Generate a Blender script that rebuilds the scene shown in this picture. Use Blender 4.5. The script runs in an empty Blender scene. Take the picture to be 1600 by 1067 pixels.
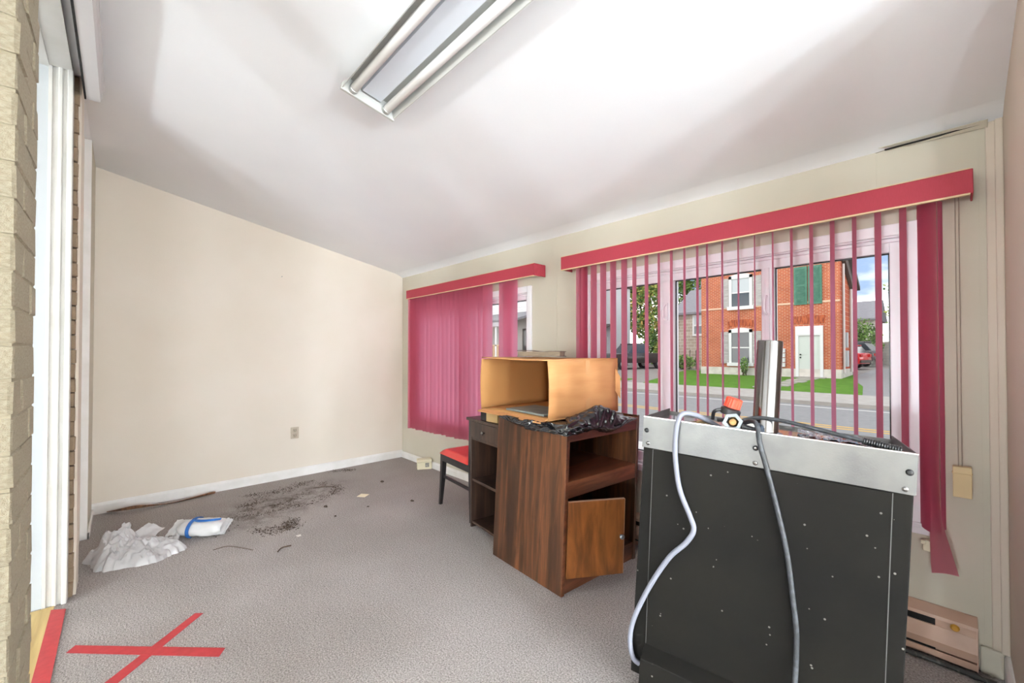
import bpy, bmesh, math, random
from mathutils import Vector, Matrix, noise
random.seed(7)
scn = bpy.context.scene
COL = scn.collection
R = math.radians

# ------------------------------------------------------------------ camera
cam_d = bpy.data.cameras.new('camera'); cam = bpy.data.objects.new('camera', cam_d); COL.objects.link(cam)
cam.location = (0, 0, 1.25)
cam.rotation_euler = (R(90.7), 0, R(46.7274))
cam_d.sensor_width = 36; cam_d.lens = 649 / 1600 * 36
cam_d.shift_y = (543.07 - 533.5) / 1600
cam_d.clip_start = 0.02; cam_d.clip_end = 400
scn.camera = cam

# ------------------------------------------------------------------ view, world, light
scn.view_settings.view_transform = 'Standard'; scn.view_settings.look = 'None'
scn.view_settings.exposure = 0.42; scn.view_settings.gamma = 1.0
scn.view_settings.use_curve_mapping = False
scn.cycles.use_denoising = True; scn.cycles.use_light_tree = False
scn.cycles.diffuse_bounces = 6; scn.cycles.glossy_bounces = 3; scn.cycles.max_bounces = 8; scn.cycles.transparent_max_bounces = 24
scn.cycles.caustics_reflective = False; scn.cycles.caustics_refractive = False
scn.cycles.use_adaptive_sampling = True; scn.cycles.adaptive_threshold = .03
WORLD_STRENGTH = 2.7
GLOBE_STRENGTH = 218.0

w = bpy.data.worlds.new('sky'); scn.world = w; w.use_nodes = True
nt = w.node_tree; nt.nodes.clear()
o_ = nt.nodes.new('ShaderNodeOutputWorld'); bg = nt.nodes.new('ShaderNodeBackground')
tc = nt.nodes.new('ShaderNodeTexCoord'); mp = nt.nodes.new('ShaderNodeMapping'); mp.inputs['Scale'].default_value = (1.6, 1.6, 4.0)
mp.inputs['Location'].default_value = (3.1, 0.4, 1.3)
no = nt.nodes.new('ShaderNodeTexNoise'); no.inputs['Scale'].default_value = 1.7; no.inputs['Detail'].default_value = 6
cr = nt.nodes.new('ShaderNodeValToRGB')
cr.color_ramp.elements[0].position = .44; cr.color_ramp.elements[0].color = (.135, .19, .28, 1)
cr.color_ramp.elements[1].position = .62; cr.color_ramp.elements[1].color = (1, .97, .94, 1)
nt.links.new(tc.outputs['Generated'], mp.inputs[0]); nt.links.new(mp.outputs[0], no.inputs[0])
sx = nt.nodes.new('ShaderNodeSeparateXYZ'); nt.links.new(tc.outputs['Generated'], sx.inputs[0])
hz = nt.nodes.new('ShaderNodeMapRange'); hz.inputs[1].default_value = .04; hz.inputs[2].default_value = .15; hz.inputs[3].default_value = .3; hz.inputs[4].default_value = 0   # pale haze all round the horizon
nt.links.new(sx.outputs[2], hz.inputs[0])
ad = nt.nodes.new('ShaderNodeMath'); ad.operation = 'ADD'; nt.links.new(no.outputs[0], ad.inputs[0]); nt.links.new(hz.outputs[0], ad.inputs[1])
nt.links.new(ad.outputs[0], cr.inputs[0]); nt.links.new(cr.outputs[0], bg.inputs[0])
bg.inputs[1].default_value = WORLD_STRENGTH
nt.links.new(bg.outputs[0], o_.inputs[0])

sd = bpy.data.lights.new('sun', 'SUN'); sun = bpy.data.objects.new('sun', sd); COL.objects.link(sun)
sd.energy = 1.0; sd.angle = R(40); sd.color = (1, .96, .9)
sun.rotation_euler = (R(42), 0, R(-25))

# ------------------------------------------------------------------ materials
def lin(c):
    return tuple((x / 255 / 12.92) if x / 255 <= .04045 else ((x / 255 + .055) / 1.055) ** 2.4 for x in c) + (1,)
MATS = {}
def mat(name, col, rough=.6, metal=0, col2=None, nscale=20, detail=4, bump=0, bscale=None, stretch=(1, 1, 1), lo=.35, hi=.65, spec=.5, coat=0):
    if name in MATS: return MATS[name]
    m = bpy.data.materials.new(name); m.use_nodes = True; n = m.node_tree
    b = n.nodes['Principled BSDF']; b.inputs['Base Color'].default_value = lin(col)
    b.inputs['Roughness'].default_value = rough; b.inputs['Metallic'].default_value = metal
    b.inputs['Specular IOR Level'].default_value = spec; b.inputs['Coat Weight'].default_value = coat
    t = n.nodes.new('ShaderNodeTexCoord'); mpn = n.nodes.new('ShaderNodeMapping'); mpn.inputs['Scale'].default_value = stretch
    n.links.new(t.outputs['Object'], mpn.inputs[0])
    if col2:
        x = n.nodes.new('ShaderNodeTexNoise'); x.inputs['Scale'].default_value = nscale; x.inputs['Detail'].default_value = detail
        rp = n.nodes.new('ShaderNodeValToRGB'); rp.color_ramp.elements[0].position = lo; rp.color_ramp.elements[1].position = hi
        rp.color_ramp.elements[0].color = lin(col); rp.color_ramp.elements[1].color = lin(col2)
        n.links.new(mpn.outputs[0], x.inputs[0]); n.links.new(x.outputs[0], rp.inputs[0]); n.links.new(rp.outputs[0], b.inputs['Base Color'])
    if bump:
        x2 = n.nodes.new('ShaderNodeTexNoise'); x2.inputs['Scale'].default_value = bscale or nscale; x2.inputs['Detail'].default_value = 5
        bn = n.nodes.new('ShaderNodeBump'); bn.inputs['Strength'].default_value = bump; bn.inputs['Distance'].default_value = .01
        n.links.new(mpn.outputs[0], x2.inputs[0]); n.links.new(x2.outputs[0], bn.inputs['Height']); n.links.new(bn.outputs[0], b.inputs['Normal'])
    MATS[name] = m
    return m
def emis(name, col, s):
    m = mat(name, col, .4); b = m.node_tree.nodes['Principled BSDF']
    b.inputs['Emission Color'].default_value = lin(col); b.inputs['Emission Strength'].default_value = s
    return m
def translucent(name, col, tcol, fac, rough=.6, transp=0.0, gloss=0.0):
    m = bpy.data.materials.new(name); m.use_nodes = True; n = m.node_tree; n.nodes.clear()
    out = n.nodes.new('ShaderNodeOutputMaterial'); d = n.nodes.new('ShaderNodeBsdfDiffuse'); t = n.nodes.new('ShaderNodeBsdfTranslucent')
    d.inputs[0].default_value = lin(col); t.inputs[0].default_value = lin(tcol)
    mx = n.nodes.new('ShaderNodeMixShader'); mx.inputs[0].default_value = fac
    n.links.new(d.outputs[0], mx.inputs[1]); n.links.new(t.outputs[0], mx.inputs[2]); last = mx
    if gloss:
        g = n.nodes.new('ShaderNodeBsdfGlossy'); g.inputs['Roughness'].default_value = rough
        m2 = n.nodes.new('ShaderNodeMixShader'); m2.inputs[0].default_value = gloss
        n.links.new(last.outputs[0], m2.inputs[1]); n.links.new(g.outputs[0], m2.inputs[2]); last = m2
    if transp:
        tr = n.nodes.new('ShaderNodeBsdfTransparent'); m3 = n.nodes.new('ShaderNodeMixShader'); m3.inputs[0].default_value = transp
        n.links.new(last.outputs[0], m3.inputs[1]); n.links.new(tr.outputs[0], m3.inputs[2]); last = m3
    n.links.new(last.outputs[0], out.inputs[0]); MATS[name] = m
    return m
def glass_mat(name, refl=.5, tint=(1, 1, 1, 1)):
    m = bpy.data.materials.new(name); m.use_nodes = True; n = m.node_tree; n.nodes.clear()
    out = n.nodes.new('ShaderNodeOutputMaterial'); tr = n.nodes.new('ShaderNodeBsdfTransparent'); tr.inputs[0].default_value = tint
    g = n.nodes.new('ShaderNodeBsdfGlossy'); g.inputs['Roughness'].default_value = .01
    fr = n.nodes.new('ShaderNodeFresnel'); fr.inputs[0].default_value = 1.3
    mu = n.nodes.new('ShaderNodeMath'); mu.operation = 'MULTIPLY'; mu.inputs[1].default_value = refl
    mx = n.nodes.new('ShaderNodeMixShader'); n.links.new(fr.outputs[0], mu.inputs[0]); n.links.new(mu.outputs[0], mx.inputs[0])
    n.links.new(tr.outputs[0], mx.inputs[1]); n.links.new(g.outputs[0], mx.inputs[2]); n.links.new(mx.outputs[0], out.inputs[0])
    MATS[name] = m
    return m
def brick_mat(name, c1, c2, mortar, scale, bw=.22, bh=.075, msize=.012, swap=None):
    m = bpy.data.materials.new(name); m.use_nodes = True; n = m.node_tree; b = n.nodes['Principled BSDF']; b.inputs['Roughness'].default_value = .85
    t = n.nodes.new('ShaderNodeTexCoord'); mpn = n.nodes.new('ShaderNodeMapping')
    mpn.inputs['Rotation'].default_value = swap or (R(90), 0, 0)
    n.links.new(t.outputs['Object'], mpn.inputs[0])
    k = n.nodes.new('ShaderNodeTexBrick'); k.inputs['Scale'].default_value = scale
    k.inputs['Color1'].default_value = lin(c1); k.inputs['Color2'].default_value = lin(c2); k.inputs['Mortar'].default_value = lin(mortar)
    k.inputs['Brick Width'].default_value = bw; k.inputs['Row Height'].default_value = bh; k.inputs['Mortar Size'].default_value = msize
    n.links.new(mpn.outputs[0], k.inputs[0])
    x = n.nodes.new('ShaderNodeTexNoise'); x.inputs['Scale'].default_value = 1.3; x.inputs['Detail'].default_value = 6
    rp = n.nodes.new('ShaderNodeValToRGB'); rp.color_ramp.elements[0].position = .35; rp.color_ramp.elements[1].position = .7
    rp.color_ramp.elements[0].color = (1, 1, 1, 1); rp.color_ramp.elements[1].color = (.72, .66, .62, 1)
    mx = n.nodes.new('ShaderNodeMixRGB'); mx.blend_type = 'MULTIPLY'; mx.inputs[0].default_value = .8
    n.links.new(t.outputs['Object'], x.inputs[0]); n.links.new(x.outputs[0], rp.inputs[0])
    n.links.new(k.outputs['Color'], mx.inputs[1]); n.links.new(rp.outputs[0], mx.inputs[2]); n.links.new(mx.outputs[0], b.inputs['Base Color'])
    bn = n.nodes.new('ShaderNodeBump'); bn.inputs['Strength'].default_value = .4; bn.inputs['Distance'].default_value = .01; bn.invert = True
    n.links.new(k.outputs['Fac'], bn.inputs['Height']); n.links.new(bn.outputs[0], b.inputs['Normal'])
    MATS[name] = m
    return m
def wood_mat(name, dark, midc, light, rough=.4, axis='Z', wscale=9, stretch=.07):
    """Streaky veneer, grain along the given axis."""
    m = bpy.data.materials.new(name); m.use_nodes = True; n = m.node_tree; b = n.nodes['Principled BSDF']
    b.inputs['Roughness'].default_value = rough; b.inputs['Coat Weight'].default_value = .05
    t = n.nodes.new('ShaderNodeTexCoord'); mpn = n.nodes.new('ShaderNodeMapping')
    mpn.inputs['Scale'].default_value = {'Z': (1, 1, stretch), 'X': (stretch, 1, 1), 'Y': (1, stretch, 1)}[axis]
    n.links.new(t.outputs['Object'], mpn.inputs[0])
    x = n.nodes.new('ShaderNodeTexNoise'); x.inputs['Scale'].default_value = wscale * 3.2; x.inputs['Detail'].default_value = 8; x.inputs['Roughness'].default_value = .62; x.inputs['Distortion'].default_value = .6
    x2 = n.nodes.new('ShaderNodeTexNoise'); x2.inputs['Scale'].default_value = wscale * .7; x2.inputs['Detail'].default_value = 3; x2.inputs['Distortion'].default_value = 1.2
    ad = n.nodes.new('ShaderNodeMath'); ad.operation = 'ADD'; hf = n.nodes.new('ShaderNodeMath'); hf.operation = 'MULTIPLY'; hf.inputs[1].default_value = .5
    n.links.new(mpn.outputs[0], x.inputs[0]); n.links.new(mpn.outputs[0], x2.inputs[0])
    n.links.new(x.outputs[0], ad.inputs[0]); n.links.new(x2.outputs[0], ad.inputs[1]); n.links.new(ad.outputs[0], hf.inputs[0])
    rp = n.nodes.new('ShaderNodeValToRGB'); e = rp.color_ramp.elements
    e[0].position = .36; e[0].color = lin(dark); e[1].position = .66; e[1].color = lin(light)
    k = e.new(.5); k.color = lin(midc)
    n.links.new(hf.outputs[0], rp.inputs[0]); n.links.new(rp.outputs[0], b.inputs['Base Color'])
    MATS[name] = m
    return m

M_wall = mat('wall_paint', (228, 219, 207), .75, col2=(223, 213, 199), nscale=1.5, bump=.05, bscale=90)
M_wallw_backlit = mat('window_wall_paint', (205, 199, 184), .75, col2=(198, 191, 174), nscale=1.2, bump=.06, bscale=60)  # colour lowered to carry the backlit shade of the window wall
M_wallr = mat('right_wall_paint', (212, 200, 186), .75, col2=(206, 192, 176), nscale=1.2, bump=.06, bscale=60)
M_ceil = mat('ceiling_paint', (242, 243, 245), .85, col2=(239, 240, 243), nscale=2, bump=.04, bscale=80)
M_white = mat('white_gloss_paint', (216, 215, 212), .4, col2=(206, 205, 200), nscale=6)
M_vinyl = mat('white_vinyl', (236, 235, 238), .3)
M_base = mat('baseboard_paint', (236, 234, 232), .7, col2=(228, 226, 222), nscale=9)
M_pbrick = mat('painted_brick', (170, 162, 142), .8, col2=(154, 145, 124), nscale=14, bump=.5, bscale=40)
M_rbrick = mat('bare_brick_edge', (170, 150, 126), .9, col2=(148, 128, 104), nscale=30, bump=.6, bscale=60)
M_mortar = mat('painted_mortar', (160, 152, 132), .9, bump=.5, bscale=50)
M_thresh = mat('threshold_wood', (208, 184, 122), .5, col2=(176, 150, 96), nscale=12, stretch=(.2, 3, 1))
M_tape = mat('red_tape', (184, 54, 60), .5, col2=(172, 46, 52), nscale=40)
M_fabric = translucent('blind_fabric', (166, 74, 90), (246, 182, 206), .66)
M_val = mat('valance_fabric', (166, 52, 68), .75, col2=(154, 46, 60), nscale=60, stretch=(30, 1, .6))
M_valtrim = mat('valance_backing', (214, 190, 150), .6)
M_glass = glass_mat('window_glass')
M_tube = mat('tube_glass', (248, 248, 246), .25)
M_globe = emis('globe_glow', (234, 246, 253), GLOBE_STRENGTH)
M_enamel = mat('fixture_enamel', (196, 196, 192), .35)
M_bal = mat('fixture_cover', (214, 218, 226), .45)
M_chrome = mat('chrome', (150, 148, 146), .16, 1.0, col2=(120, 118, 118), nscale=5, stretch=(6, 6, .3))
M_alu = mat('brushed_aluminium', (124, 124, 122), .48, 1.0, col2=(108, 108, 108), nscale=7, stretch=(1, 1, 1), bump=.05, bscale=200)
M_black = mat('black_plastic', (30, 30, 32), .35)
M_rubber = mat('black_rubber', (52, 54, 58), .5, col2=(74, 78, 84), nscale=60, lo=.45, hi=.7)
M_hose = mat('grey_hose', (132, 134, 146), .45)
M_red = mat('orange_red_plastic', (232, 74, 48), .4)
M_brass = mat('brass', (160, 128, 84), .35, .8)
M_iron = mat('cast_zinc', (128, 134, 138), .4, .7)
M_dark = mat('dark_void', (22, 20, 20), .9)

# black cooler panel with scratches and specks
M_panel = mat('cooler_black_panel', (21, 20, 19), .6, col2=(28, 26, 23), nscale=3, spec=.1)
_n = M_panel.node_tree; _b = _n.nodes['Principled BSDF']; _t = _n.nodes['Texture Coordinate']
vo = _n.nodes.new('ShaderNodeTexVoronoi'); vo.inputs['Scale'].default_value = 34; vo.inputs['Randomness'].default_value = 1
ls = _n.nodes.new('ShaderNodeMath'); ls.operation = 'LESS_THAN'; ls.inputs[1].default_value = .10
nz = _n.nodes.new('ShaderNodeTexNoise'); nz.inputs['Scale'].default_value = 9
gt = _n.nodes.new('ShaderNodeMath'); gt.operation = 'GREATER_THAN'; gt.inputs[1].default_value = .53
ml = _n.nodes.new('ShaderNodeMath'); ml.operation = 'MULTIPLY'
mxr = _n.nodes.new('ShaderNodeMixRGB'); mxr.inputs[2].default_value = lin((120, 118, 112))
src = _b.inputs['Base Color'].links[0].from_socket
_n.links.new(_t.outputs['Object'], vo.inputs[0]); _n.links.new(vo.outputs['Distance'], ls.inputs[0])
_n.links.new(_t.outputs['Object'], nz.inputs[0]); _n.links.new(nz.outputs[0], gt.inputs[0])
_n.links.new(ls.outputs[0], ml.inputs[0]); _n.links.new(gt.outputs[0], ml.inputs[1]); _n.links.new(ml.outputs[0], mxr.inputs[0])
_n.links.new(src, mxr.inputs[1]); _n.links.new(mxr.outputs[0], _b.inputs['Base Color'])

# carpet: fine grey speckle with trodden-in soil
M_carpet = mat('grey_carpet', (132, 126, 124), .95, col2=(204, 198, 195), nscale=150, detail=4, bump=.6, bscale=200, lo=.3, hi=.7, spec=.1)
_n = M_carpet.node_tree; _b = _n.nodes['Principled BSDF']; _t = _n.nodes['Texture Coordinate']
src = _b.inputs['Base Color'].links[0].from_socket
n1 = _n.nodes.new('ShaderNodeTexNoise'); n1.inputs['Scale'].default_value = 1.4; n1.inputs['Detail'].default_value = 5
r1 = _n.nodes.new('ShaderNodeValToRGB'); r1.color_ramp.elements[0].position = .4; r1.color_ramp.elements[0].color = (.86, .85, .84, 1); r1.color_ramp.elements[1].position = .65; r1.color_ramp.elements[1].color = (1, 1, 1, 1)
m1 = _n.nodes.new('ShaderNodeMixRGB'); m1.blend_type = 'MULTIPLY'; m1.inputs[0].default_value = 1
_n.links.new(_t.outputs['Object'], n1.inputs[0]); _n.links.new(n1.outputs[0], r1.inputs[0]); _n.links.new(src, m1.inputs[1]); _n.links.new(r1.outputs[0], m1.inputs[2])
# soil stain: ellipse around the spilled dirt broken by noise
mpn = _n.nodes.new('ShaderNodeMapping'); mpn.vector_type = 'TEXTURE'; mpn.inputs['Location'].default_value = (-3.82, .98, 0); mpn.inputs['Rotation'].default_value = (0, 0, R(118)); mpn.inputs['Scale'].default_value = (.72, .36, 1)
ln = _n.nodes.new('ShaderNodeVectorMath'); ln.operation = 'LENGTH'
mr = _n.nodes.new('ShaderNodeMapRange'); mr.inputs[1].default_value = 1.15; mr.inputs[2].default_value = .2; mr.inputs[3].default_value = 0; mr.inputs[4].default_value = 1
n2 = _n.nodes.new('ShaderNodeTexNoise'); n2.inputs['Scale'].default_value = 9; n2.inputs['Detail'].default_value = 8; n2.inputs['Roughness'].default_value = .7
r2 = _n.nodes.new('ShaderNodeMapRange'); r2.inputs[1].default_value = .44; r2.inputs[2].default_value = .64
mu = _n.nodes.new('ShaderNodeMath'); mu.operation = 'MULTIPLY'
mu2 = _n.nodes.new('ShaderNodeMath'); mu2.operation = 'MULTIPLY'; mu2.inputs[1].default_value = .85
m2 = _n.nodes.new('ShaderNodeMixRGB'); m2.inputs[2].default_value = lin((84, 74, 66))
_n.links.new(_t.outputs['Object'], mpn.inputs[0]); _n.links.new(mpn.outputs[0], ln.inputs[0]); _n.links.new(ln.outputs['Value'], mr.inputs[0])
_n.links.new(_t.outputs['Object'], n2.inputs[0]); _n.links.new(n2.outputs[0], r2.inputs[0]); _n.links.new(mr.outputs[0], mu.inputs[0]); _n.links.new(r2.outputs[0], mu.inputs[1])
_n.links.new(mu.outputs[0], mu2.inputs[0]); _n.links.new(mu2.outputs[0], m2.inputs[0]); _n.links.new(m1.outputs[0], m2.inputs[1]); _n.links.new(m2.outputs[0], _b.inputs['Base Color'])

M_woodz = wood_mat('walnut_veneer_upright', (34, 21, 14), (68, 41, 24), (120, 74, 42))
M_woodx = wood_mat('walnut_veneer_level', (56, 30, 20), (96, 54, 34), (134, 80, 52), axis='Y')
M_wooddoor = wood_mat('walnut_veneer_door', (54, 28, 13), (100, 56, 24), (142, 86, 40), wscale=6, stretch=.16)
M_wooddk = wood_mat('dark_walnut_veneer', (40, 28, 24), (60, 44, 36), (86, 64, 50))
M_edge = mat('pale_panel_edge', (150, 116, 96), .6)
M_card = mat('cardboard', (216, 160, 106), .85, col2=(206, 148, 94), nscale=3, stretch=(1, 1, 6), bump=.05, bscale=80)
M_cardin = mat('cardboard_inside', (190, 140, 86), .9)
M_bagblack = mat('black_bin_liner', (24, 24, 28), .2, spec=.8)
M_plastic = translucent('white_carrier_plastic', (240, 240, 242), (236, 236, 238), .35, rough=.3, transp=.22, gloss=.10)
M_plastic2 = translucent('white_bundle_plastic', (242, 242, 242), (236, 236, 238), .3, rough=.3, gloss=.06)
M_blue = mat('blue_tie', (44, 100, 170), .5)
M_cream = mat('cream_plastic', (226, 218, 190), .45)
M_greypap = mat('grey_sheet', (136, 146, 144), .6, col2=(118, 126, 126), nscale=12)
M_dirt = mat('dark_soil', (58, 48, 40), .95, col2=(86, 72, 60), nscale=30)

# ------------------------------------------------------------------ mesh helpers
WM = {}
class MB:
    def __init__(s): s.v = []; s.f = []; s.m = []
    def add(s, vs, fs, mi=0):
        o = len(s.v); s.v += [Vector(p) for p in vs]; s.f += [tuple(i + o for i in q) for q in fs]; s.m += [mi] * len(fs); return s
    def box(s, x0, x1, y0, y1, z0, z1, mi=0, xf=None):
        vs = [Vector((x, y, z)) for x in (x0, x1) for y in (y0, y1) for z in (z0, z1)]
        if xf: vs = [xf @ p for p in vs]
        return s.add(vs, [(0, 1, 3, 2), (4, 6, 7, 5), (0, 4, 5, 1), (2, 3, 7, 6), (0, 2, 6, 4), (1, 5, 7, 3)], mi)
    def hexa(s, p, mi=0):   # bottom 4 then top 4, both counter-clockwise from above
        return s.add(p, [(3, 2, 1, 0), (4, 5, 6, 7), (0, 1, 5, 4), (1, 2, 6, 5), (2, 3, 7, 6), (3, 0, 4, 7)], mi)
    def bar(s, a, b, w, h=None, mi=0):
        a = Vector(a); b = Vector(b); d = (b - a); L = d.length; q = d.to_track_quat('Z', 'Y').to_matrix().to_4x4(); q.translation = a
        h = h or w
        return s.box(-w / 2, w / 2, -h / 2, h / 2, 0, L, mi, q)
    def tube(s, path, r, seg=8, mi=0, caps=True):
        P = [Vector(p) for p in path]; n = len(P); rr = r if isinstance(r, (list, tuple)) else [r] * n
        vs = []; up = None
        for i in range(n):
            t = (P[min(i + 1, n - 1)] - P[max(i - 1, 0)]).normalized()
            if up is None:
                up = t.orthogonal().normalized()
            up = (up - t * up.dot(t)).normalized(); sd_ = t.cross(up)
            for k in range(seg):
                a = 2 * math.pi * k / seg; vs.append(P[i] + (up * math.cos(a) + sd_ * math.sin(a)) * rr[i])
        fs = [(i * seg + k, i * seg + (k + 1) % seg, (i + 1) * seg + (k + 1) % seg, (i + 1) * seg + k) for i in range(n - 1) for k in range(seg)]
        if caps: fs += [tuple(reversed(range(seg))), tuple(range((n - 1) * seg, n * seg))]
        return s.add(vs, fs, mi)
    def lathe(s, prof, seg=20, xf=None, mi=0):
        vs = []; n = len(prof)
        for r, z in prof:
            for k in range(seg):
                a = 2 * math.pi * k / seg; vs.append(Vector((r * math.cos(a), r * math.sin(a), z)))
        if xf: vs = [xf @ p for p in vs]
        fs = [(i * seg + k, i * seg + (k + 1) % seg, (i + 1) * seg + (k + 1) % seg, (i + 1) * seg + k) for i in range(n - 1) for k in range(seg)]
        fs += [tuple(reversed(range(seg))), tuple(range((n - 1) * seg, n * seg))]
        return s.add(vs, fs, mi)
    def prism(s, poly, fn, d0, d1, mi=0):
        """poly of 2-D points, fn(a, b, d) -> 3-D point"""
        n = len(poly); vs = [fn(a, b, d0) for a, b in poly] + [fn(a, b, d1) for a, b in poly]
        fs = [tuple(reversed(range(n))), tuple(range(n, 2 * n))] + [(i, (i + 1) % n, n + (i + 1) % n, n + i) for i in range(n)]
        return s.add(vs, fs, mi)
    def grid(s, fn, nu, nv, mi=0, closeu=False):
        vs = [fn(i / (nu if closeu else nu - 1), j / (nv - 1)) for i in range(nu) for j in range(nv)]
        fs = []
        for i in range(nu if closeu else nu - 1):
            for j in range(nv - 1):
                a = i * nv + j; b = ((i + 1) % nu) * nv + j
                fs.append((a, b, b + 1, a + 1))
        return s.add(vs, fs, mi)
    def mesh(s, name, mats, smooth=False, bevel=0, recalc=True):
        me = bpy.data.meshes.new(name); me.from_pydata(s.v, [], s.f)
        for m in (mats if isinstance(mats, (list, tuple)) else [mats]): me.materials.append(m)
        if any(s.m):
            for p, k in zip(me.polygons, s.m): p.material_index = k
        bm = bmesh.new(); bm.from_mesh(me)
        if recalc: bmesh.ops.recalc_face_normals(bm, faces=bm.faces)
        if bevel:
            es = [e for e in bm.edges if len(e.link_faces) == 2 and e.calc_face_angle(0) > .6]
            bmesh.ops.bevel(bm, geom=es, offset=bevel, segments=2, affect='EDGES', profile=.5, clamp_overlap=True)
        if smooth:
            for f in bm.faces: f.smooth = True
        bm.to_mesh(me); bm.free()
        if smooth: me.set_sharp_from_angle(angle=R(smooth if smooth is not True else 40))
        return me
    def build(s, name, mats, parent=None, smooth=False, bevel=0, xf=None, solid=0, recalc=True, origin=None):
        if xf: s.v = [xf @ p for p in s.v]
        if parent is not None:
            inv = WM[parent.name].inverted(); s.v = [inv @ p for p in s.v]; loc = Vector((0, 0, 0))
        else:
            xs = [p.x for p in s.v]; ys = [p.y for p in s.v]; zs = [p.z for p in s.v]
            loc = Vector(origin) if origin is not None else Vector(((min(xs) + max(xs)) / 2, (min(ys) + max(ys)) / 2, min(zs)))
            s.v = [p - loc for p in s.v]
        me = s.mesh(name, mats, smooth, bevel, recalc)
        o = bpy.data.objects.new(name, me); COL.objects.link(o); o.location = loc
        if parent is not None: o.parent = parent; WM[o.name] = WM[parent.name].copy()
        else: WM[o.name] = Matrix.Translation(loc)
        if solid:
            md = o.modifiers.new('thickness', 'SOLIDIFY'); md.thickness = solid; md.offset = 0
        return o
def tag(o, label=None, cat=None, group=None, kind=None):
    if label: o['label'] = label
    if cat: o['category'] = cat
    if group: o['group'] = group
    if kind: o['kind'] = kind
    return o
def thing(name, label=None, cat=None, loc=(0, 0, 0), mtx=None, group=None, kind=None):
    o = bpy.data.objects.new(name, None); COL.objects.link(o); o.empty_display_size = .05
    m = mtx if mtx is not None else Matrix.Translation(Vector(loc))
    o.matrix_world = m; WM[o.name] = m.copy()
    return tag(o, label, cat, group, kind)
def child(name, me, parent, mtx):
    """object sharing mesh data, placed by a matrix in world space under parent"""
    o = bpy.data.objects.new(name, me); COL.objects.link(o); o.parent = parent
    o.matrix_basis = WM[parent.name].inverted() @ mtx; WM[o.name] = mtx.copy()
    return o
def T(x, y, z): return Matrix.Translation(Vector((x, y, z)))
def RZ(a): return Matrix.Rotation(R(a), 4, 'Z')
def S(x, y, z): return Matrix.Diagonal((x, y, z, 1))
def spline(P, n=8):
    P = [Vector(p) for p in P]; out = []
    for i in range(len(P) - 1):
        p0 = P[max(i - 1, 0)]; p1 = P[i]; p2 = P[i + 1]; p3 = P[min(i + 2, len(P) - 1)]
        for k in range(n):
            t = k / n
            out.append(.5 * ((2 * p1) + (p2 - p0) * t + (2 * p0 - 5 * p1 + 4 * p2 - p3) * t * t + (3 * p1 - p0 - 3 * p2 + p3) * t ** 3))
    return out + [P[-1]]

# ------------------------------------------------------------------ the room
YW, XL, XR = 2.475, -4.56, .139
XB = 7.0                        # unseen side space added on the right for the fill globes
YR = -5.6                       # far end of the added back space behind the camera
SL = .198
def zc(y): return 2.175 + SL * (YW - y)
ZR = zc(-.16)

fl = MB().box(XL - .15, XR + .15, -.3, YW + .15, -.12, 0).box(XL - .15, XR + .15, YR - .15, -.3, -.12, 0).box(XR + .15, XB + .15, YR - .15, YW + .15, -.12, 0)
tag(fl.build('floor', M_carpet, origin=(0, 0, 0)), 'worn grey speckled carpet floor', kind='structure')

c = MB()
c.prism([(YW + .15, zc(YW + .15)), (-.16, ZR), (-.3, ZR), (-.3, ZR + .12), (-.16, ZR + .12), (YW + .15, zc(YW + .15) + .12)], lambda a, b, d: (d, a, b), XL - .15, XR + .15)
c.box(XL - .15, XR + .15, YR - .15, -.3, ZR, ZR + .12).box(XR + .15, XB + .15, YR - .15, YW + .15, ZR, ZR + .12)
tag(c.build('ceiling', M_ceil), 'white sloping plaster ceiling', kind='structure')
# shallow cove of the plaster where ceiling meets the window wall
cv = MB(); prof = []
for k in range(7):
    t = k / 6; prof.append((YW - .16 * (1 - t) ** 1.6, zc(YW - .16 * (1 - t)) - .022 * math.sin(t * math.pi / 2) ** 2))
prof += [(YW, zc(YW) + .02), (YW - .16, zc(YW - .16) + .02)]
cv.prism(prof, lambda a, b, d: (d, a, b), XL, XR)
tag(cv.build('trim_1', M_ceil, smooth=50), 'soft plaster cove along the window wall', kind='structure')

W1 = (-4.10, -2.429, .545, 1.752)      # window openings x0 x1 z0 z1
W2 = (-1.80, -.132, .535, 1.765)
ww = MB(); y0, y1 = YW, YW + .15; zt = zc(YW) + .02
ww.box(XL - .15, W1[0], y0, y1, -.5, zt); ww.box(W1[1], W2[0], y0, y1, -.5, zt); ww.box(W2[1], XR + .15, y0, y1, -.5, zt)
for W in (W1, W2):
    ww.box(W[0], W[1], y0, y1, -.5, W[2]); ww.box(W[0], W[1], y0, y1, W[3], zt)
WWo = tag(ww.build('wall_window', M_wallw_backlit, origin=(0, YW, 0)), 'beige painted wall with the two windows', kind='structure')
# sheet joints and cracks of the wall lining
for xs_, z0_, z1_ in ((-.235, 1.96, 2.15), (.075, .12, 2.16), (-2.12, .1, 1.85)):
    MB().box(xs_, xs_ + .004, YW - .003, YW + .001, z0_, z1_).build('panel_joint', M_wallw_backlit, WWo)
ck = MB().tube([(-.235, YW, 2.15), (-.19, YW, 2.155), (-.17, YW, 2.168), (-.13, YW - .001, 2.172)], .0016, 5)
ck.build('plaster_crack', mat('crack_dark', (120, 112, 98), .9), WWo)
MB().add([(-.22, YW - .035, 2.158), (.10, YW - .045, 2.152), (.10, YW - .01, 2.135), (-.05, YW - .012, 2.140), (-.12, YW - .004, 2.143)], [(0, 1, 2, 3, 4)]).build('peeling_tape', M_wallw_backlit, WWo, solid=.003)
MB().box(-.20, .10, YW - .030, YW - .02, 2.1435, 2.1475).build('ceiling_gap', M_dark, WWo)

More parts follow.
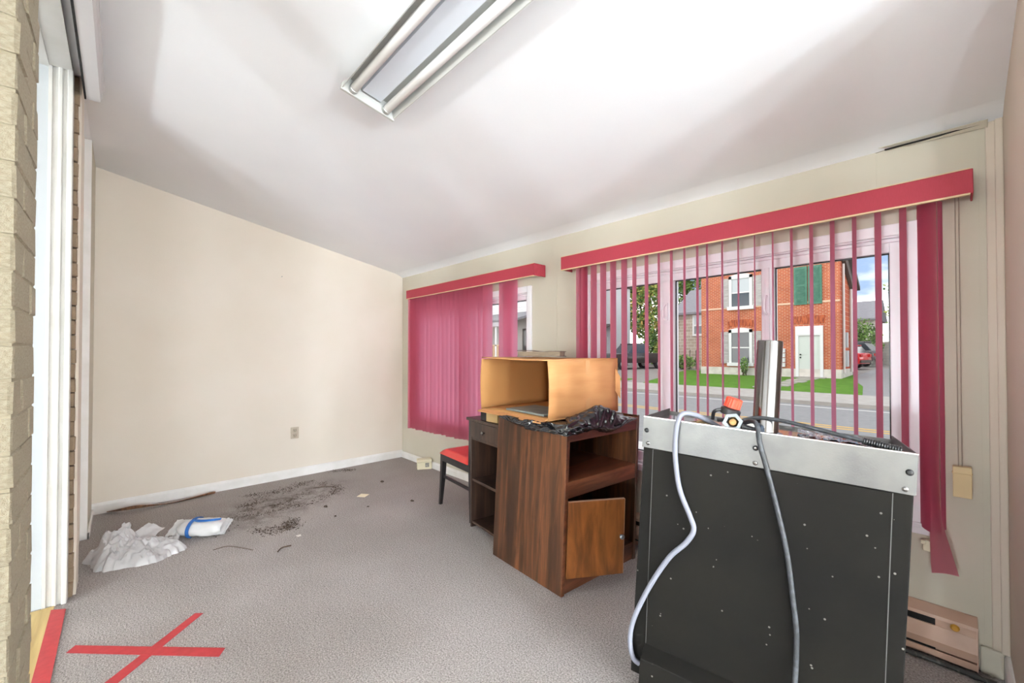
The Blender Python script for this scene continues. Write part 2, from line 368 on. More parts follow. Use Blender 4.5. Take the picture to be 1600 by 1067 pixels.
wl = MB(); wl.prism([(YR, -.1), (YW + .15, -.1), (YW + .15, zc(YW + .15) + .02), (-.16, ZR + .02), (YR, ZR + .02)], lambda a, b, d: (d, a, b), XL - .15, XL)
tag(wl.build('wall_left', M_wall, origin=(XL, 1, 0)), 'plain cream wall with one outlet', kind='structure')
wr = MB(); wr.prism([(1.6, -.1), (YW, -.1), (YW, ZR + .02), (1.6, ZR + .02)], lambda a, b, d: (d, a, b), XR, XR + .15)  # wall cut short, an unseen opening added to let the side light in
wr.prism([(-.3, ZR - .02), (1.6, zc(1.6) - .02), (1.6, ZR + .05), (-.3, ZR + .05)], lambda a, b, d: (d, a, b), XR, XR + .15)
wr.box(XR, XR + .15, -.5, .1, -.1, ZR + .02)  # unseen column added to block the side globes from the brick pier
tag(wr.build('wall_right', M_wallr, origin=(XR, 1, 0)), 'pinkish beige side wall at the right edge', kind='structure')
tag(MB().box(XR + .15, XB + .15, YW, YW + .15, -.1, ZR + .05).box(XB, XB + .15, YR, YW, -.1, ZR + .05).box(XL - .15, XB + .15, YR - .15, YR, -.1, ZR + .05).build('wall_back', M_wall), 'cream wall of the space behind the camera', kind='structure')
# corner moulding, right
tr = MB().box(XR - .045, XR, YW - .010, YW, .1, zc(YW) - .02).box(XR - .022, XR, YW - .022, YW, .1, zc(YW) - .02)
tag(tr.build('trim_2', M_wallr, bevel=.004), 'painted corner strip beside the right wall', kind='structure')

def baseboard(name, label, a, b, nrm, h=.085):
    m = MB(); a = Vector(a); b = Vector(b); n_ = Vector(nrm)
    pr = [(0, 0), (.016, 0), (.016, h - .02), (.010, h - .006), (.004, h), (0, h)]
    m.prism(pr, lambda p, q, d: a.lerp(b, d) + n_ * p + Vector((0, 0, q)), 0, 1)
    return tag(m.build(name, M_base), label, kind='structure')
baseboard('baseboard_left', 'white baseboard under the cream wall', (XL, -.155, 0), (XL, YW, 0), (1, 0, 0))
baseboard('baseboard_window', 'white baseboard under the curtained window', (XL + .016, YW, 0), (-1.52, YW, 0), (0, -1, 0), .07)
bs = MB().box(.062, XR - .016, YW - .022, YW, 0, .105)
tag(bs.build('baseboard_window_end', M_wallw_backlit, bevel=.008), 'stub of painted baseboard beside the heater', kind='structure')
baseboard('baseboard_right', 'painted baseboard of the right wall', (XR, YW, 0), (XR, 1.6, 0), (-1, 0, 0), .1)

# ---- rear wall: brick pier, opening with white frame, brick edge, boxed corner
def brick_mesh(k):
    rr = random.Random(k); bm = bmesh.new(); bmesh.ops.create_cube(bm, size=1)
    bmesh.ops.bevel(bm, geom=list(bm.edges), offset=.03, segments=1, affect='EDGES')
    for v in bm.verts: v.co += Vector((rr.uniform(-.008, .008), rr.uniform(-.008, .008), rr.uniform(-.03, .03)))
    me = bpy.data.meshes.new('brick'); bm.to_mesh(me); bm.free()
    return me
BR_P = [brick_mesh(k) for k in range(5)]; BR_R = [brick_mesh(k + 20) for k in range(5)]
for m_ in BR_P: m_.materials.append(M_pbrick)
for m_ in BR_R: m_.materials.append(M_rbrick)
def brick(parent, x0, x1, y0, y1, z0, z1, lib):
    child('brick', random.choice(lib), parent, T((x0 + x1) / 2, (y0 + y1) / 2, (z0 + z1) / 2) @ S(x1 - x0, y1 - y0, z1 - z0))
PX0, PX1, PY1 = -1.60, -1.32, -.16
pier = tag(MB().box(PX0 + .003, PX1 - .003, -.52, PY1 - .003, 0, ZR).build('wall_pier', M_mortar, origin=(-1.46, -.3, 0)), 'painted brick pier at the left edge', kind='structure')
ch = .0745
for i in range(int(ZR / ch)):
    z = i * ch + .003; zz = z + ch - .004
    j = random.uniform(-.0015, .0015)
    if i % 2:
        brick(pier, PX1 - .10, PX1 + j, -.37, PY1 + j, z, zz, BR_P); brick(pier, PX0, PX1 - .107, -.26, PY1 - j, z, zz, BR_P); brick(pier, PX1 - .10, PX1 - j, -.52, -.377, z, zz, BR_P)
    else:
        brick(pier, PX1 - .205, PX1 + j, -.26, PY1 + j, z, zz, BR_P); brick(pier, PX0, PX1 - .212, -.26, PY1 - j, z, zz, BR_P); brick(pier, PX1 - .10, PX1 - j, -.47, -.267, z, zz, BR_P)
rear = tag(MB().box(-4.0, -3.112, -.46, -.19, 0, ZR).build('wall_rear', M_wall, origin=(-3.5, -.3, 0)), 'cream wall beside the white door frame', kind='structure')
for i in range(int(ZR / ch)):
    z = i * ch + .004; zz = z + ch - .006; j = random.uniform(-.006, .006)
    x0_ = -3.30 if i % 2 else -3.22
    brick(rear, x0_, -3.098 + j, -.30, -.170 + random.uniform(-.003, .003), z, zz, BR_R)
pl = MB()
pts = [(-3.128 + random.uniform(-.006, .006), i * ZR / 60) for i in range(61)]
pl.prism(pts + [(-3.30, ZR), (-3.30, 0)], lambda a, b, d: (a, d, b), -.172, -.160)
pl.build('plaster_edge', M_wall, rear)
cb = MB().box(XL, -4.0, -.5, -.155, 0, zc(-.155))
cbo = tag(cb.build('wall_corner', M_wallw_backlit, origin=(-4.2, -.3, 0)), 'boxed-out corner between cream wall and door frame', kind='structure')
MB().box(-4.006, -3.992, -.30, -.1545, 0, zc(-.155) - .005).build('corner_bead', M_base, cbo)
MB().box(-4.0, -3.984, -.30, -.143, 0, .045).box(XL, -3.984, -.157, -.143, 0, .045).build('plinth_strip', M_base, cbo, bevel=.004)
d1 = thing('door_1', 'white painted door frame beside the brick pier', loc=(-3.06, -.25, 0), kind='structure')
MB().box(-3.10, -3.062, -.42, -.270, 0, 2.70).build('jamb_board', mat('bluish_white_paint', (186, 192, 196), .5), d1)
MB().box(-3.10, -3.050, -.272, -.258, 0, 2.70).box(-3.10, -3.060, -.260, -.236, 0, 2.70).build('door_stop', M_white, d1, bevel=.002)
MB().box(-3.10, -3.044, -.238, -.222, 0, 2.70).box(-3.10, -3.056, -.224, -.205, 0, 2.70).box(-3.10, -3.040, -.207, -.186, 0, 2.70).build('casing', M_white, d1, bevel=.004)
MB().box(-3.062, PX0, -.42, -.27, 2.67, 2.71).box(-3.05, PX0, -.272, -.19, 2.675, 2.71).build('head_board', M_white, d1)
th = MB().box(-3.04, PX0 + .002, -.34, -.228, 0, .006)
tag(th.build('threshold', M_thresh), 'bare yellow wood threshold in the doorway', kind='structure')
crn = MB(); pr = [(-.075, ZR), (-.075, 2.64), (-.082, 2.632), (-.082, 2.60), (-.09, 2.592), (-.09, 2.578), (-.142, 2.578), (-.142, ZR)]
crn.prism(pr, lambda a, b, d: (d, a, b), -3.1, -1.0)
tag(crn.build('trim_3', mat('grey_white_moulding', (214, 214, 216), .5)), 'moulded overhead beam at the ceiling by the doorway', kind='structure')
tag(MB().box(-3.098, -1.0, -.150, -.143, 2.575, ZR).build('trim_4', M_dark), 'dark gap behind the overhead moulding', kind='structure')  # solid dark strip in place of the shade behind the moulding

# ------------------------------------------------------------------ windows
def window(name, label, W, outer, panes, yg):
    t = thing(name, label, loc=((W[0] + W[1]) / 2, YW, W[2]), kind='structure')
    x0, x1, z0, z1 = W; ox0, ox1, oz0, oz1 = outer
    cs = MB(); yf = YW - .016
    cs.box(ox0, x0, yf, YW, oz0, oz1).box(x1, ox1, yf, YW, oz0, oz1).box(x0, x1, yf, YW, z1, oz1).box(x0, x1, yf, YW, oz0, z0)
    cs.build('casing', M_vinyl, t, bevel=.003)
    sl = MB().box(ox0 - .01, ox1 + .01, YW - .035, YW + .02, z0 - .018, z0); sl.build('sill', M_vinyl, t, bevel=.004)
    rv = MB(); rv.box(x0, x0 + .006, YW, YW + .15, z0, z1).box(x1 - .006, x1, YW, YW + .15, z0, z1).box(x0, x1, YW, YW + .15, z1 - .006, z1).box(x0, x1, YW, YW + .15, z0, z0 + .006)
    rv.build('reveal', M_vinyl, t)
    fr = MB(); ya, yb = yg - .03, yg + .03
    gx0, gx1, gz0, gz1 = panes[0][0], panes[-1][1], panes[0][2], panes[0][3]
    fr.box(x0 + .006, gx0, ya, yb, z0, z1).box(gx1, x1 - .006, ya, yb, z0, z1).box(gx0, gx1, ya, yb, gz1, z1).box(gx0, gx1, ya, yb, z0, gz0)
    fr.box(x0 + .006, x0 + .022, ya - .014, ya, z0, z1).box(x1 - .022, x1 - .006, ya - .014, ya, z0, z1).box(x0, x1, ya - .014, ya, z1 - .022, z1 - .006)
    fr.build('frame', M_vinyl, t, bevel=.003)
    for a, b in zip(panes, panes[1:]):
        MB().box(a[1], b[0], ya - .012, yb, gz0, gz1).box(a[1] + .018, b[0] - .018, ya - .02, ya - .01, gz0, gz1).build('mullion', M_vinyl, t, bevel=.003)
    for p in panes:
        MB().box(p[0] - .004, p[1] + .004, yg - .003, yg + .003, p[2] - .004, p[3] + .004).build('pane', M_glass, t)
        g = MB(); e = .006
        g.box(p[0] - .001, p[0] + e, yg - .012, yg - .004, p[2], p[3]).box(p[1] - e, p[1] + .001, yg - .012, yg - .004, p[2], p[3]).box(p[0], p[1], yg - .012, yg - .004, p[3] - e, p[3] + .001).box(p[0], p[1], yg - .012, yg - .004, p[2] - .001, p[2] + e)
        g.build('gasket', M_black, t)
    return t
window('window_1', 'white framed window behind the closed blind', W1, (-4.145, -2.384, .50, 1.806), [(-4.03, -3.30, .60, 1.700), (-3.22, -2.489, .60, 1.700)], 2.54)
w2 = window('window_2', 'three-pane white window behind the open blind', W2, (-1.86, -.073, .485, 1.815), [(-1.735, -1.278, .60, 1.700), (-1.19, -.703, .60, 1.700), (-.645, -.193, .60, 1.700)], 2.54)
for xh in (-1.232, -.672):
    h = MB().box(xh - .012, xh + .012, 2.478, 2.494, 1.45, 1.56); h.tube(spline([(xh, 2.482, 1.55), (xh - .004, 2.455, 1.53), (xh - .004, 2.45, 1.47), (xh, 2.478, 1.455)], 5), .006, 6)
    h.build('latch', M_vinyl, w2, smooth=True)

# ------------------------------------------------------------------ vertical blinds
def slat_mesh(length, wd=.089):
    m = MB()
    def f(u, v):
        x = (u - .5) * wd; return Vector((x, .006 * (1 - (2 * u - 1) ** 2), -length * (1 - v)))
    m.grid(f, 7, 9)
    return m.mesh('slat', M_fabric, smooth=True, recalc=False)
def blind(name, label, x0, x1, slats, extra=None, rounded=False):
    t = thing(name, label, 'window blind', loc=((x0 + x1) / 2, YW, 1.85))
    yf = YW - .125
    va = MB(); va.box(x0, x1, yf - .006, yf, 1.855, 1.95).box(x0, x0 + .006, yf, YW - .002, 1.855, 1.95).box(x1 - .006, x1, yf, YW - .002, 1.855, 1.95)
    va.build('valance', M_val, t, bevel=.004 if rounded else .0015)
    MB().box(x0 + .004, x1 - .008, yf - .010, yf + .004, 1.850, 1.857).box(x0 + .004, x1 - .008, yf - .008, yf + .002, 1.949, 1.953).build('valance_trim', M_valtrim, t)
    MB().box(x0 + .05, x1 - .05, YW - .085, YW - .045, 1.875, 1.91).build('headrail', M_vinyl, t)
    for xb in (x0 + .1, (x0 + x1) / 2, x1 - .1):
        MB().box(xb, xb + .03, YW - .13, YW - .001, 1.912, 1.918).build('bracket', M_vinyl, t)
    for x, ang, zb in slats:
        me = slat_mesh(1.875 - zb)
        child('slat', me, t, T(x, 2.41, 1.875) @ RZ(ang))
    return t
rr = random.Random(3)
sl1 = []
x = -4.205; k = 0
while x < -2.83:
    sl1.append((x, 31 + rr.uniform(-7, 7) + (8 if k % 3 == 0 else 0), .395 + .02 * (x + 4.2) + rr.uniform(-.006, .006))); x += .0735; k += 1
sl1 += [(-2.66, 56, .42), (-2.605, 42, .42), (-2.555, 34, .42)]
sl1.insert(0, (-4.222, 70, .395))
b1 = blind('vertical_blind', 'dark pink vertical blind hanging closed across the smaller window', -4.235, -2.235, sl1)
xs = [-1.85, -1.83, -1.804, -1.724, -1.645, -1.566, -1.482, -1.407, -1.322, -1.239, -1.159, -1.079, -1.004, -.949, -.867, -.785, -.705, -.623, -.543, -.463, -.382, -.302, -.222, -.142]
sl2 = []
for i, x in enumerate(xs):
    a = 97 if i < 7 else 106 + rr.uniform(-3, 3)
    if x > -.5: a = 108 + rr.uniform(-2, 2)
    sl2.append((x, a, .39))
b2 = blind('vertical_blind', 'pink vertical blind drawn open across the three-pane window', -1.968, .058, sl2, rounded=True)
# gathered slats at the right end, the last one twisted into a loop at its foot
def twisted(u, v):
    z = 1.875 - 1.495 * v
    a = 112 + (38 if v > .86 else 0) * min(1, max(0, (v - .86) / .14))
    wd = .089; s = (u - .5) * wd
    bx = -.058 + .028 * max(0, (v - .8) / .2) ** 1.5
    return Vector((bx + s * math.cos(R(a)), 2.40 + s * math.sin(R(a)) + .012 * math.sin(u * math.pi), z - (.03 * u if v > .97 else 0)))
MB().grid(twisted, 9, 40).build('slat', M_fabric, b2, smooth=True, recalc=False)
child('slat', slat_mesh(1.35), b2, T(-.032, 2.425, 1.875) @ RZ(82))
child('slat', slat_mesh(1.35), b2, T(-.085, 2.425, 1.875) @ RZ(112))
# bead chain and weight
bc = MB()
me_bead = MB().lathe([(.0005, -.0024), (.002, -.0012), (.0024, 0), (.002, .0012), (.0005, .0024)], 6).mesh('bead', mat('bead_chain', (150, 138, 122), .5), smooth=True)
ball = MB()
for dx in (.010, .020):
    for i in range(210):
        z = .80 + i * .0052
        for (vx, vy, vz) in ((0, 0, 0),):
            p = Vector((dx, YW - .05, z))
            ball.add([p + Vector((.0024, 0, 0)), p + Vector((0, .0024, 0)), p + Vector((-.0024, 0, 0)), p + Vector((0, -.0024, 0)), p + Vector((0, 0, .0026)), p + Vector((0, 0, -.0026))], [(0, 1, 4), (1, 2, 4), (2, 3, 4), (3, 0, 4), (1, 0, 5), (2, 1, 5), (3, 2, 5), (0, 3, 5)])
ch_ = ball.build('bead_chain', mat('bead_chain', (150, 138, 122), .5), b2); ch_['kind'] = 'stuff'
cd = MB().box(-.006, .046, YW - .066, YW - .034, .68, .80); cd.box(-.008, .048, YW - .068, YW - .032, .772, .776)
cd.build('chain_weight', mat('tan_plastic', (208, 184, 140), .5), b2, bevel=.003)
MB().box(-.095, -.062, YW - .03, YW, .425, .47).box(-.10, -.085, YW - .04, YW - .02, .455, .47).build('chain_clip', M_cream, WWo, bevel=.002)

# ------------------------------------------------------------------ fluorescent fixtures
TH = math.atan(SL)
def fixture(name, label, x0, L, yc, sloped, group=None):
    if sloped:
        z = zc(yc); ax = Matrix(((1, 0, 0, x0), (0, math.cos(TH), -math.sin(TH), yc), (0, -math.sin(TH), -math.cos(TH), z), (0, 0, 0, 1)))
    else:
        ax = Matrix(((1, 0, 0, x0), (0, 1, 0, yc), (0, 0, -1, ZR), (0, 0, 0, 1)))
    t = thing(name, label, 'ceiling light', loc=ax.translation, group=group)
    # local: x along tube, y across, z down from the ceiling
    hs = MB()
    sec = [(-.126, .066), (-.130, .066), (-.106, .002), (.106, .002), (.130, .066), (.126, .066), (.103, .006), (-.103, .006)]
    hs.prism(sec, lambda a, b, d: (d, a, b), .002, L - .002); hs.build('housing', M_enamel, t, xf=ax)
    MB().prism([(-.055, .006), (-.046, .034), (.046, .034), (.055, .006)], lambda a, b, d: (d, a, b), .02, L - .02).build('ballast_cover', M_bal, t, xf=ax)
    for s0, s1 in ((-.012, .003), (L - .003, L + .012)):
        e = MB(); e.prism([(-.133, .04), (-.133, .072), (.133, .072), (.133, .04), (.108, 0), (-.108, 0)], lambda a, b, d: (d, a, b), s0, s1)
        e.build('end_plate', M_enamel, t, xf=ax, bevel=.002)
    for yy in (-.082, .082):
        xr = ax @ Matrix.Translation((.022, yy, .048)) @ Matrix.Rotation(R(90), 4, 'Y')
        MB().lathe([(.016, 0), (.019, .004), (.019, L - .048), (.016, L - .044)], 16, xf=xr).build('tube', M_tube, t, smooth=True)
        for xx in (.003, L - .027):
            xk = ax @ Matrix.Translation((xx, yy, .048)) @ Matrix.Rotation(R(90), 4, 'Y')
            MB().lathe([(.017, 0), (.0215, .001), (.0215, .022), (.019, .024)], 14, xf=xk).build('tube_cap', mat('tube_cap_metal', (190, 192, 190), .3, .7), t, smooth=True)
    return t
fixture('fluorescent_light', 'two-tube fluorescent ceiling light in white trough on sloping ceiling', -1.893, 1.80, .86, True)
# glowing globes added out of view to brighten the room
for k, (gx, gy) in enumerate(((-.3, -5.1), (1.6, -5.2), (3.8, .35), (5.0, 1.0), (4.3, -.9), (5.9, -.2))):
    gp = thing('globe_floor_lamp', ['white globe floor lamp far behind the camera', 'white globe floor lamp behind the camera to the right', 'white globe floor lamp nearest the side opening', 'white globe floor lamp by the window wall of the side space', 'white globe floor lamp nearest the rear of the side space', 'white globe floor lamp deepest in the side space'][k], 'floor lamp', loc=(gx, gy, 0), group='globe floor lamps out of view')
    MB().lathe([(.045, -.195)] + [(.20 * math.sin(R(q)), -.20 * math.cos(R(q))) for q in range(30, 170, 30)] + [(.01, .20)], 10, xf=T(gx, gy, 1.02)).build('globe', M_globe, gp, smooth=True)
    MB().lathe([(.14, 0), (.14, .015), (.02, .03), (.014, .05), (.014, .79), (.05, .80), (.05, .83)], 16, xf=T(gx, gy, 0)).build('stand', M_enamel, gp, smooth=True)

# ------------------------------------------------------------------ outlet, nail
ou = thing('wall_outlet', 'grey-beige double outlet on the cream wall', 'outlet', loc=(XL, 1.283, .445))
MB().box(XL, XL + .006, 1.245, 1.320, .385, .50).build('cover_plate', mat('outlet_plate', (190, 176, 158), .45), ou, bevel=.002)
for zz in (.415, .468):
    so = MB().box(XL + .005, XL + .009, 1.262, 1.303, zz - .018, zz + .018).build('socket', mat('outlet_socket', (176, 162, 144), .45), ou, bevel=.004)
    MB().box(XL + .0085, XL + .0095, 1.273, 1.276, zz - .004, zz + .010).box(XL + .0085, XL + .0095, 1.289, 1.292, zz - .004, zz + .010).box(XL + .0085, XL + .0095, 1.280, 1.285, zz - .014, zz - .008).build('slot', M_dark, so)
nl = MB().tube([(XL - .01, 1.154, 1.999), (XL + .018, 1.154, 2.004)], .0018, 6).tube([(XL + .017, 1.154, 2.004), (XL + .019, 1.154, 2.0045)], .004, 8)
tag(nl.build('nail', M_iron), 'single nail sticking out of the cream wall', 'nail')

# ------------------------------------------------------------------ tape on the floor
def strip(name, label, pts, z=.0012):
    m = MB(); m.add([(x, y, z) for x, y in pts] + [(x, y, z + .0008) for x, y in pts], [(3, 2, 1, 0), (4, 5, 6, 7), (0, 1, 5, 4), (1, 2, 6, 5), (2, 3, 7, 6), (3, 0, 4, 7)])
    return tag(m.build(name, M_tape), label, 'tape')
strip('floor_tape', 'wide red tape strip along the doorway threshold', [(-3.001, -.236), (-2.966, -.184), (-1.62, -.184), (-1.62, -.236)], .006)
strip('floor_tape', 'long red tape strip of the floor cross, running sideways', [(-2.577, -.131), (-2.539, -.156), (-2.077, .303), (-2.121, .332)], .002)
strip('floor_tape', 'red tape strip of the floor cross, running towards the camera', [(-2.505, .27), (-2.05, -.205), (-2.01, -.165), (-2.477, .299)], .0004)

# ------------------------------------------------------------------ baseboard heater
ht = thing('baseboard_heater', 'pinkish beige metal baseboard heater under the open blind', 'heater', loc=(-.72, 2.44, 0))
M_heat = mat('heater_enamel', (196, 166, 148), .45, col2=(184, 150, 130), nscale=5)
hx0, hx1 = -1.50, .056
hb = MB(); hb.box(hx0, hx1, YW - .012, YW - .001, .02, .205); hb.build('back_plate', M_heat, ht)
hp = MB(); hp.prism([(YW - .012, .205), (YW - .06, .185), (YW - .062, .172), (YW - .012, .19)], lambda a, b, d: (d, a, b), hx0, hx1); hp.build('top_cover', M_heat, ht)
hp = MB(); hp.prism([(YW - .060, .142), (YW - .070, .085), (YW - .060, .055), (YW - .052, .055), (YW - .060, .085), (YW - .052, .142)], lambda a, b, d: (d, a, b), hx0, hx1); hp.build('front_cover', M_heat, ht)
hp = MB(); hp.prism([(YW - .064, .045), (YW - .060, .018), (YW - .012, .018), (YW - .012, .026), (YW - .055, .026), (YW - .058, .045)], lambda a, b, d: (d, a, b), hx0, hx1); hp.build('lower_lip', M_heat, ht)
MB().box(hx0 + .05, -.06, YW - .05, YW - .02, .03, .165).build('heating_element', M_dark, ht)
MB().box(-.06, hx1 - .004, YW - .058, YW - .01, .05, .172).build('terminal_box', M_heat, ht)
MB().lathe([(.012, 0), (.014, .006), (.009, .012)], 10, xf=T(-.005, YW - .06, .162) @ Matrix.Rotation(R(90), 4, 'X')).build('wire_nut', mat('ochre_plastic', (190, 140, 50), .5), ht, smooth=True)
MB().prism([(YW - .012, .205), (YW - .062, .185), (YW - .072, .085), (YW - .064, .018), (YW - .012, .018)], lambda a, b, d: (d, a, b), hx1 - .004, hx1).build('end_cap', M_heat, ht)
dc = MB(); rr = random.Random(9)
pth = [(-1.0 + i * .055, YW - .085 + rr.uniform(-.012, .010), .012 + rr.uniform(-.002, .006)) for i in range(21)]
dc.tube(spline(pth, 3), [.011 + rr.uniform(-.003, .004) for _ in range(61)], 7)
tag(dc.build('cable', mat('grimy_black', (40, 38, 36), .5, col2=(110, 106, 98), nscale=50, lo=.55, hi=.75), smooth=60), 'grimy black cable lying along the floor under the heater', 'cable')

# ------------------------------------------------------------------ wooden cabinet (slightly racked towards the window)
A = R(-4.26)
cabx = T(-1.968, 1.689, 0) @ Matrix.Rotation(A, 4, 'Z') @ Matrix(((1, 0, 0.012, 0), (0, 1, .045, 0), (0, 0, 1, 0), (0, 0, 0, 1)))
cab = thing('wooden_cabinet', 'brown walnut-veneer cabinet with open front and its low door hanging open', 'cabinet', loc=(-1.968, 1.689, 0))
cw, cdp, chh = .585, .64, .858
def cp(name, m, mt, par=None, bev=.0015): return m.build(name, mt, par or cab, xf=cabx, bevel=bev)
cp('side_panel', MB().box(0, cw, 0, .022, 0, chh - .02), M_woodz)
cp('side_panel', MB().box(0, cw, cdp - .022, cdp, 0, chh + .01), M_woodz)
cp('back_panel', MB().box(0, .012, .022, cdp - .022, .02, chh - .02), M_wooddk)
cp('top_board', MB().box(.002, cw + .004, .002, cdp - .022, chh - .02, chh), M_woodx)
cp('top_rail', MB().box(cw - .022, cw - .002, .022, cdp - .022, chh - .075, chh - .02), M_woodx)
cp('shelf', MB().box(.012, cw - .004, .022, cdp - .022, .555, .575), M_woodx)
cp('shelf_rail', MB().box(cw - .024, cw - .004, .022, cdp - .022, .490, .555), M_woodx)
cp('bottom_board', MB().box(.012, cw - .004, .022, cdp - .022, .085, .103), M_woodx)
cp('plinth', MB().box(cw - .03, cw - .008, .022, cdp - .022, 0, .085), M_woodx)
cp('edge_band', MB().box(cw, cw + .003, 0, .022, 0, chh - .02), M_woodx)
cp('loose_batten', MB().box(.08, .44, .10, .15, .575, .592), M_woodx)
# door, hinged at the front edge and swung outwards
hx, hy = -1.372, 1.668
dd = Vector((.166, .262, 0)).normalized(); dn = Vector((dd.y, -dd.x, 0))
dm = Matrix(((dd.x, -dn.x, 0.02, hx), (dd.y, -dn.y, 0.03, hy), (0, 0, 1, .088), (0, 0, 0, 1)))
door = MB().box(.004, .315, 0, .018, 0, .39).build('door', [M_wooddoor], cab, xf=dm, bevel=.0015)
MB().box(.004, .315, .001, .017, .39, .3925).box(.315, .3175, .001, .017, 0, .39).build('door_edge', M_edge, door, xf=dm)
MB().lathe([(.006, 0), (.006, .012), (.012, .016), (.013, .022), (.008, .027)], 14, xf=dm @ T(.296, 0, .20) @ Matrix.Rotation(R(90), 4, 'X')).build('door_knob', M_iron, door, smooth=True)
# ------------------------------------------------------------------ small dark desk behind the cabinet
D8 = R(-8); dk = T(-2.397, 1.844, 0) @ Matrix.Rotation(D8, 4, 'Z')
desk = thing('side_desk', 'dark brown desk with a drawer and open shelves behind the cabinet', 'desk', loc=(-2.397, 1.844, 0))
dw, dp, dh = .395, .48, .785
def dpart(name, m, mt, par=None, bev=.0015): return m.build(name, mt, par or desk, xf=dk, bevel=bev)
dpart('side_panel', MB().box(0, .016, 0, dp, 0, dh - .02), M_wooddk)
dpart('side_panel', MB().box(dw - .016, dw, 0, dp, 0, dh - .02), M_wooddk)
dpart('back_panel', MB().box(.016, dw - .016, dp - .01, dp, .02, dh - .02), M_wooddk)
dpart('desk_top', MB().box(-.022, dw + .004, -.022, dp + .01, dh - .02, dh), M_wooddk)
dpart('shelf', MB().box(.016, dw - .016, .006, dp - .01, .33, .348), M_wooddk)
dpart('bottom_board', MB().box(.016, dw - .016, .006, dp - .01, .03, .046), M_wooddk)
dpart('rail', MB().box(.016, dw - .016, .004, .02, .626, .645), M_wooddk)
drw = dpart('drawer', MB().box(.018, dw - .018, -.004, .012, .648, .758), M_wooddk)
MB().lathe([(.006, 0), (.006, .010), (.013, .016), (.013, .022), (.006, .027)], 14, xf=dk @ T(.20, -.004, .700) @ Matrix.Rotation(R(90), 4, 'X')).build('drawer_knob', M_chrome, drw, smooth=True)

# ------------------------------------------------------------------ chair with red seat
cx_ = T(-2.905, 1.925, 0) @ Matrix.Rotation(R(-7), 4, 'Z')
chair = thing('chair', 'black wooden chair with red vinyl seat beside the dark desk', 'chair', loc=(-2.905, 1.925, 0))
M_chairw = mat('black_lacquer', (34, 32, 34), .35, col2=(46, 42, 42), nscale=10)
M_vin = mat('red_vinyl', (206, 58, 52), .35, bump=.03, bscale=120)
def sect(m, p0, w0, p1, w1):
    a = [(p0[0] + sx * w0, p0[1] + sy * w0, p0[2]) for sx, sy in ((-.5, -.5), (.5, -.5), (.5, .5), (-.5, .5))]
    b = [(p1[0] + sx * w1, p1[1] + sy * w1, p1[2]) for sx, sy in ((-.5, -.5), (.5, -.5), (.5, .5), (-.5, .5))]
    return m.hexa(a + b)
sw, sdp = .475, .40
for (px_, py_, ox, oy) in ((.02, .02, -.035, -.01), (.02, sdp - .02, -.035, .01)):
    m = MB(); sect(m, (px_ + ox, py_ + oy, 0), .024, (px_ + ox * .25, py_ + oy * .3, .25), .036); sect(m, (px_ + ox * .25, py_ + oy * .3, .25), .036, (px_, py_, .42), .04)
    m.build('leg', M_chairw, chair, xf=cx_)
for py_ in (.02, sdp - .02):
    m = MB(); sect(m, (sw - .005, py_, 0), .026, (sw - .014, py_, .43), .034); sect(m, (sw - .014, py_, .43), .032, (sw - .012, py_, .76), .026)
    m.build('leg', M_chairw, chair, xf=cx_)
m = MB().box(.0, sw, 0, .022, .365, .422).box(.0, sw, sdp - .022, sdp, .365, .422).box(0, .022, .022, sdp - .022, .365, .422).box(sw - .03, sw - .008, .022, sdp - .022, .365, .422)
m.build('seat_frame', M_chairw, chair, xf=cx_, bevel=.003)
def seat(u, v):
    e = min(u, 1 - u, v, 1 - v); z = .422 + .038 * min(1, (e / .10)) ** .5 if e > 0 else .422
    return Vector((-.006 + u * (sw - .02), -.006 + v * (sdp + .012), z + .006 * math.sin(u * 3.1) * math.sin(v * 3.1)))
MB().grid(seat, 21, 21).build('seat', M_vin, chair, xf=cx_, smooth=True)
for py_ in (.02, sdp - .02): MB().bar((.008, py_, .235), (sw - .012, py_, .235), .014, .02).build('stretcher', M_chairw, chair, xf=cx_)
m = MB().box(sw - .024, sw - .004, .03, sdp - .03, .58, .755)
m.build('backrest', mat('dark_red_vinyl', (120, 40, 48), .4), chair, xf=cx_, bevel=.008)
wt = MB(); rr = random.Random(4)
wp = [cx_ @ Vector((.16 + rr.uniform(-.03, .05), .26 + rr.uniform(-.05, .05), .468 + rr.uniform(0, .022))) for _ in range(12)]
wt.tube(spline(wp, 5), .0022, 5)
tag(wt.build('wire_tangle', M_black), 'small tangle of black wire on the red chair seat', 'wire')

# ------------------------------------------------------------------ cardboard box lying on its side, open end to the camera
bx = T(-2.178, 1.775, .872) @ Matrix.Rotation(R(-5.5), 4, 'Z') @ Matrix.Rotation(R(0.6), 4, 'X')
box = thing('cardboard_box', 'brown cardboard box lying on its side with the open end facing the room', 'cardboard box', mtx=bx)
bw_, bd_, bh_, tk = .655, .60, .335, .006
def bulge(p, side): return p
def panel(name, fn, mats=M_card): return MB().grid(lambda u, v: fn(u, v, 0), 9, 9).build(name, mats, box, xf=bx, solid=tk, smooth=True, recalc=False)
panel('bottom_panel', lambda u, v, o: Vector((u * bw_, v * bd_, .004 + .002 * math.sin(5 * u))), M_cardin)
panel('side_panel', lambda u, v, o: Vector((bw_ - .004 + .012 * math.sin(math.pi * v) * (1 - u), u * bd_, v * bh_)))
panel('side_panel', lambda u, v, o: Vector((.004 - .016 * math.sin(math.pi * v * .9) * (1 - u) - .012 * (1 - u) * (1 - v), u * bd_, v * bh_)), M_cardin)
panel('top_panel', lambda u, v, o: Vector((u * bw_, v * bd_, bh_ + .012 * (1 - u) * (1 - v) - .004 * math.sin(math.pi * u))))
panel('end_panel', lambda u, v, o: Vector((u * bw_, bd_, v * bh_)), M_cardin)
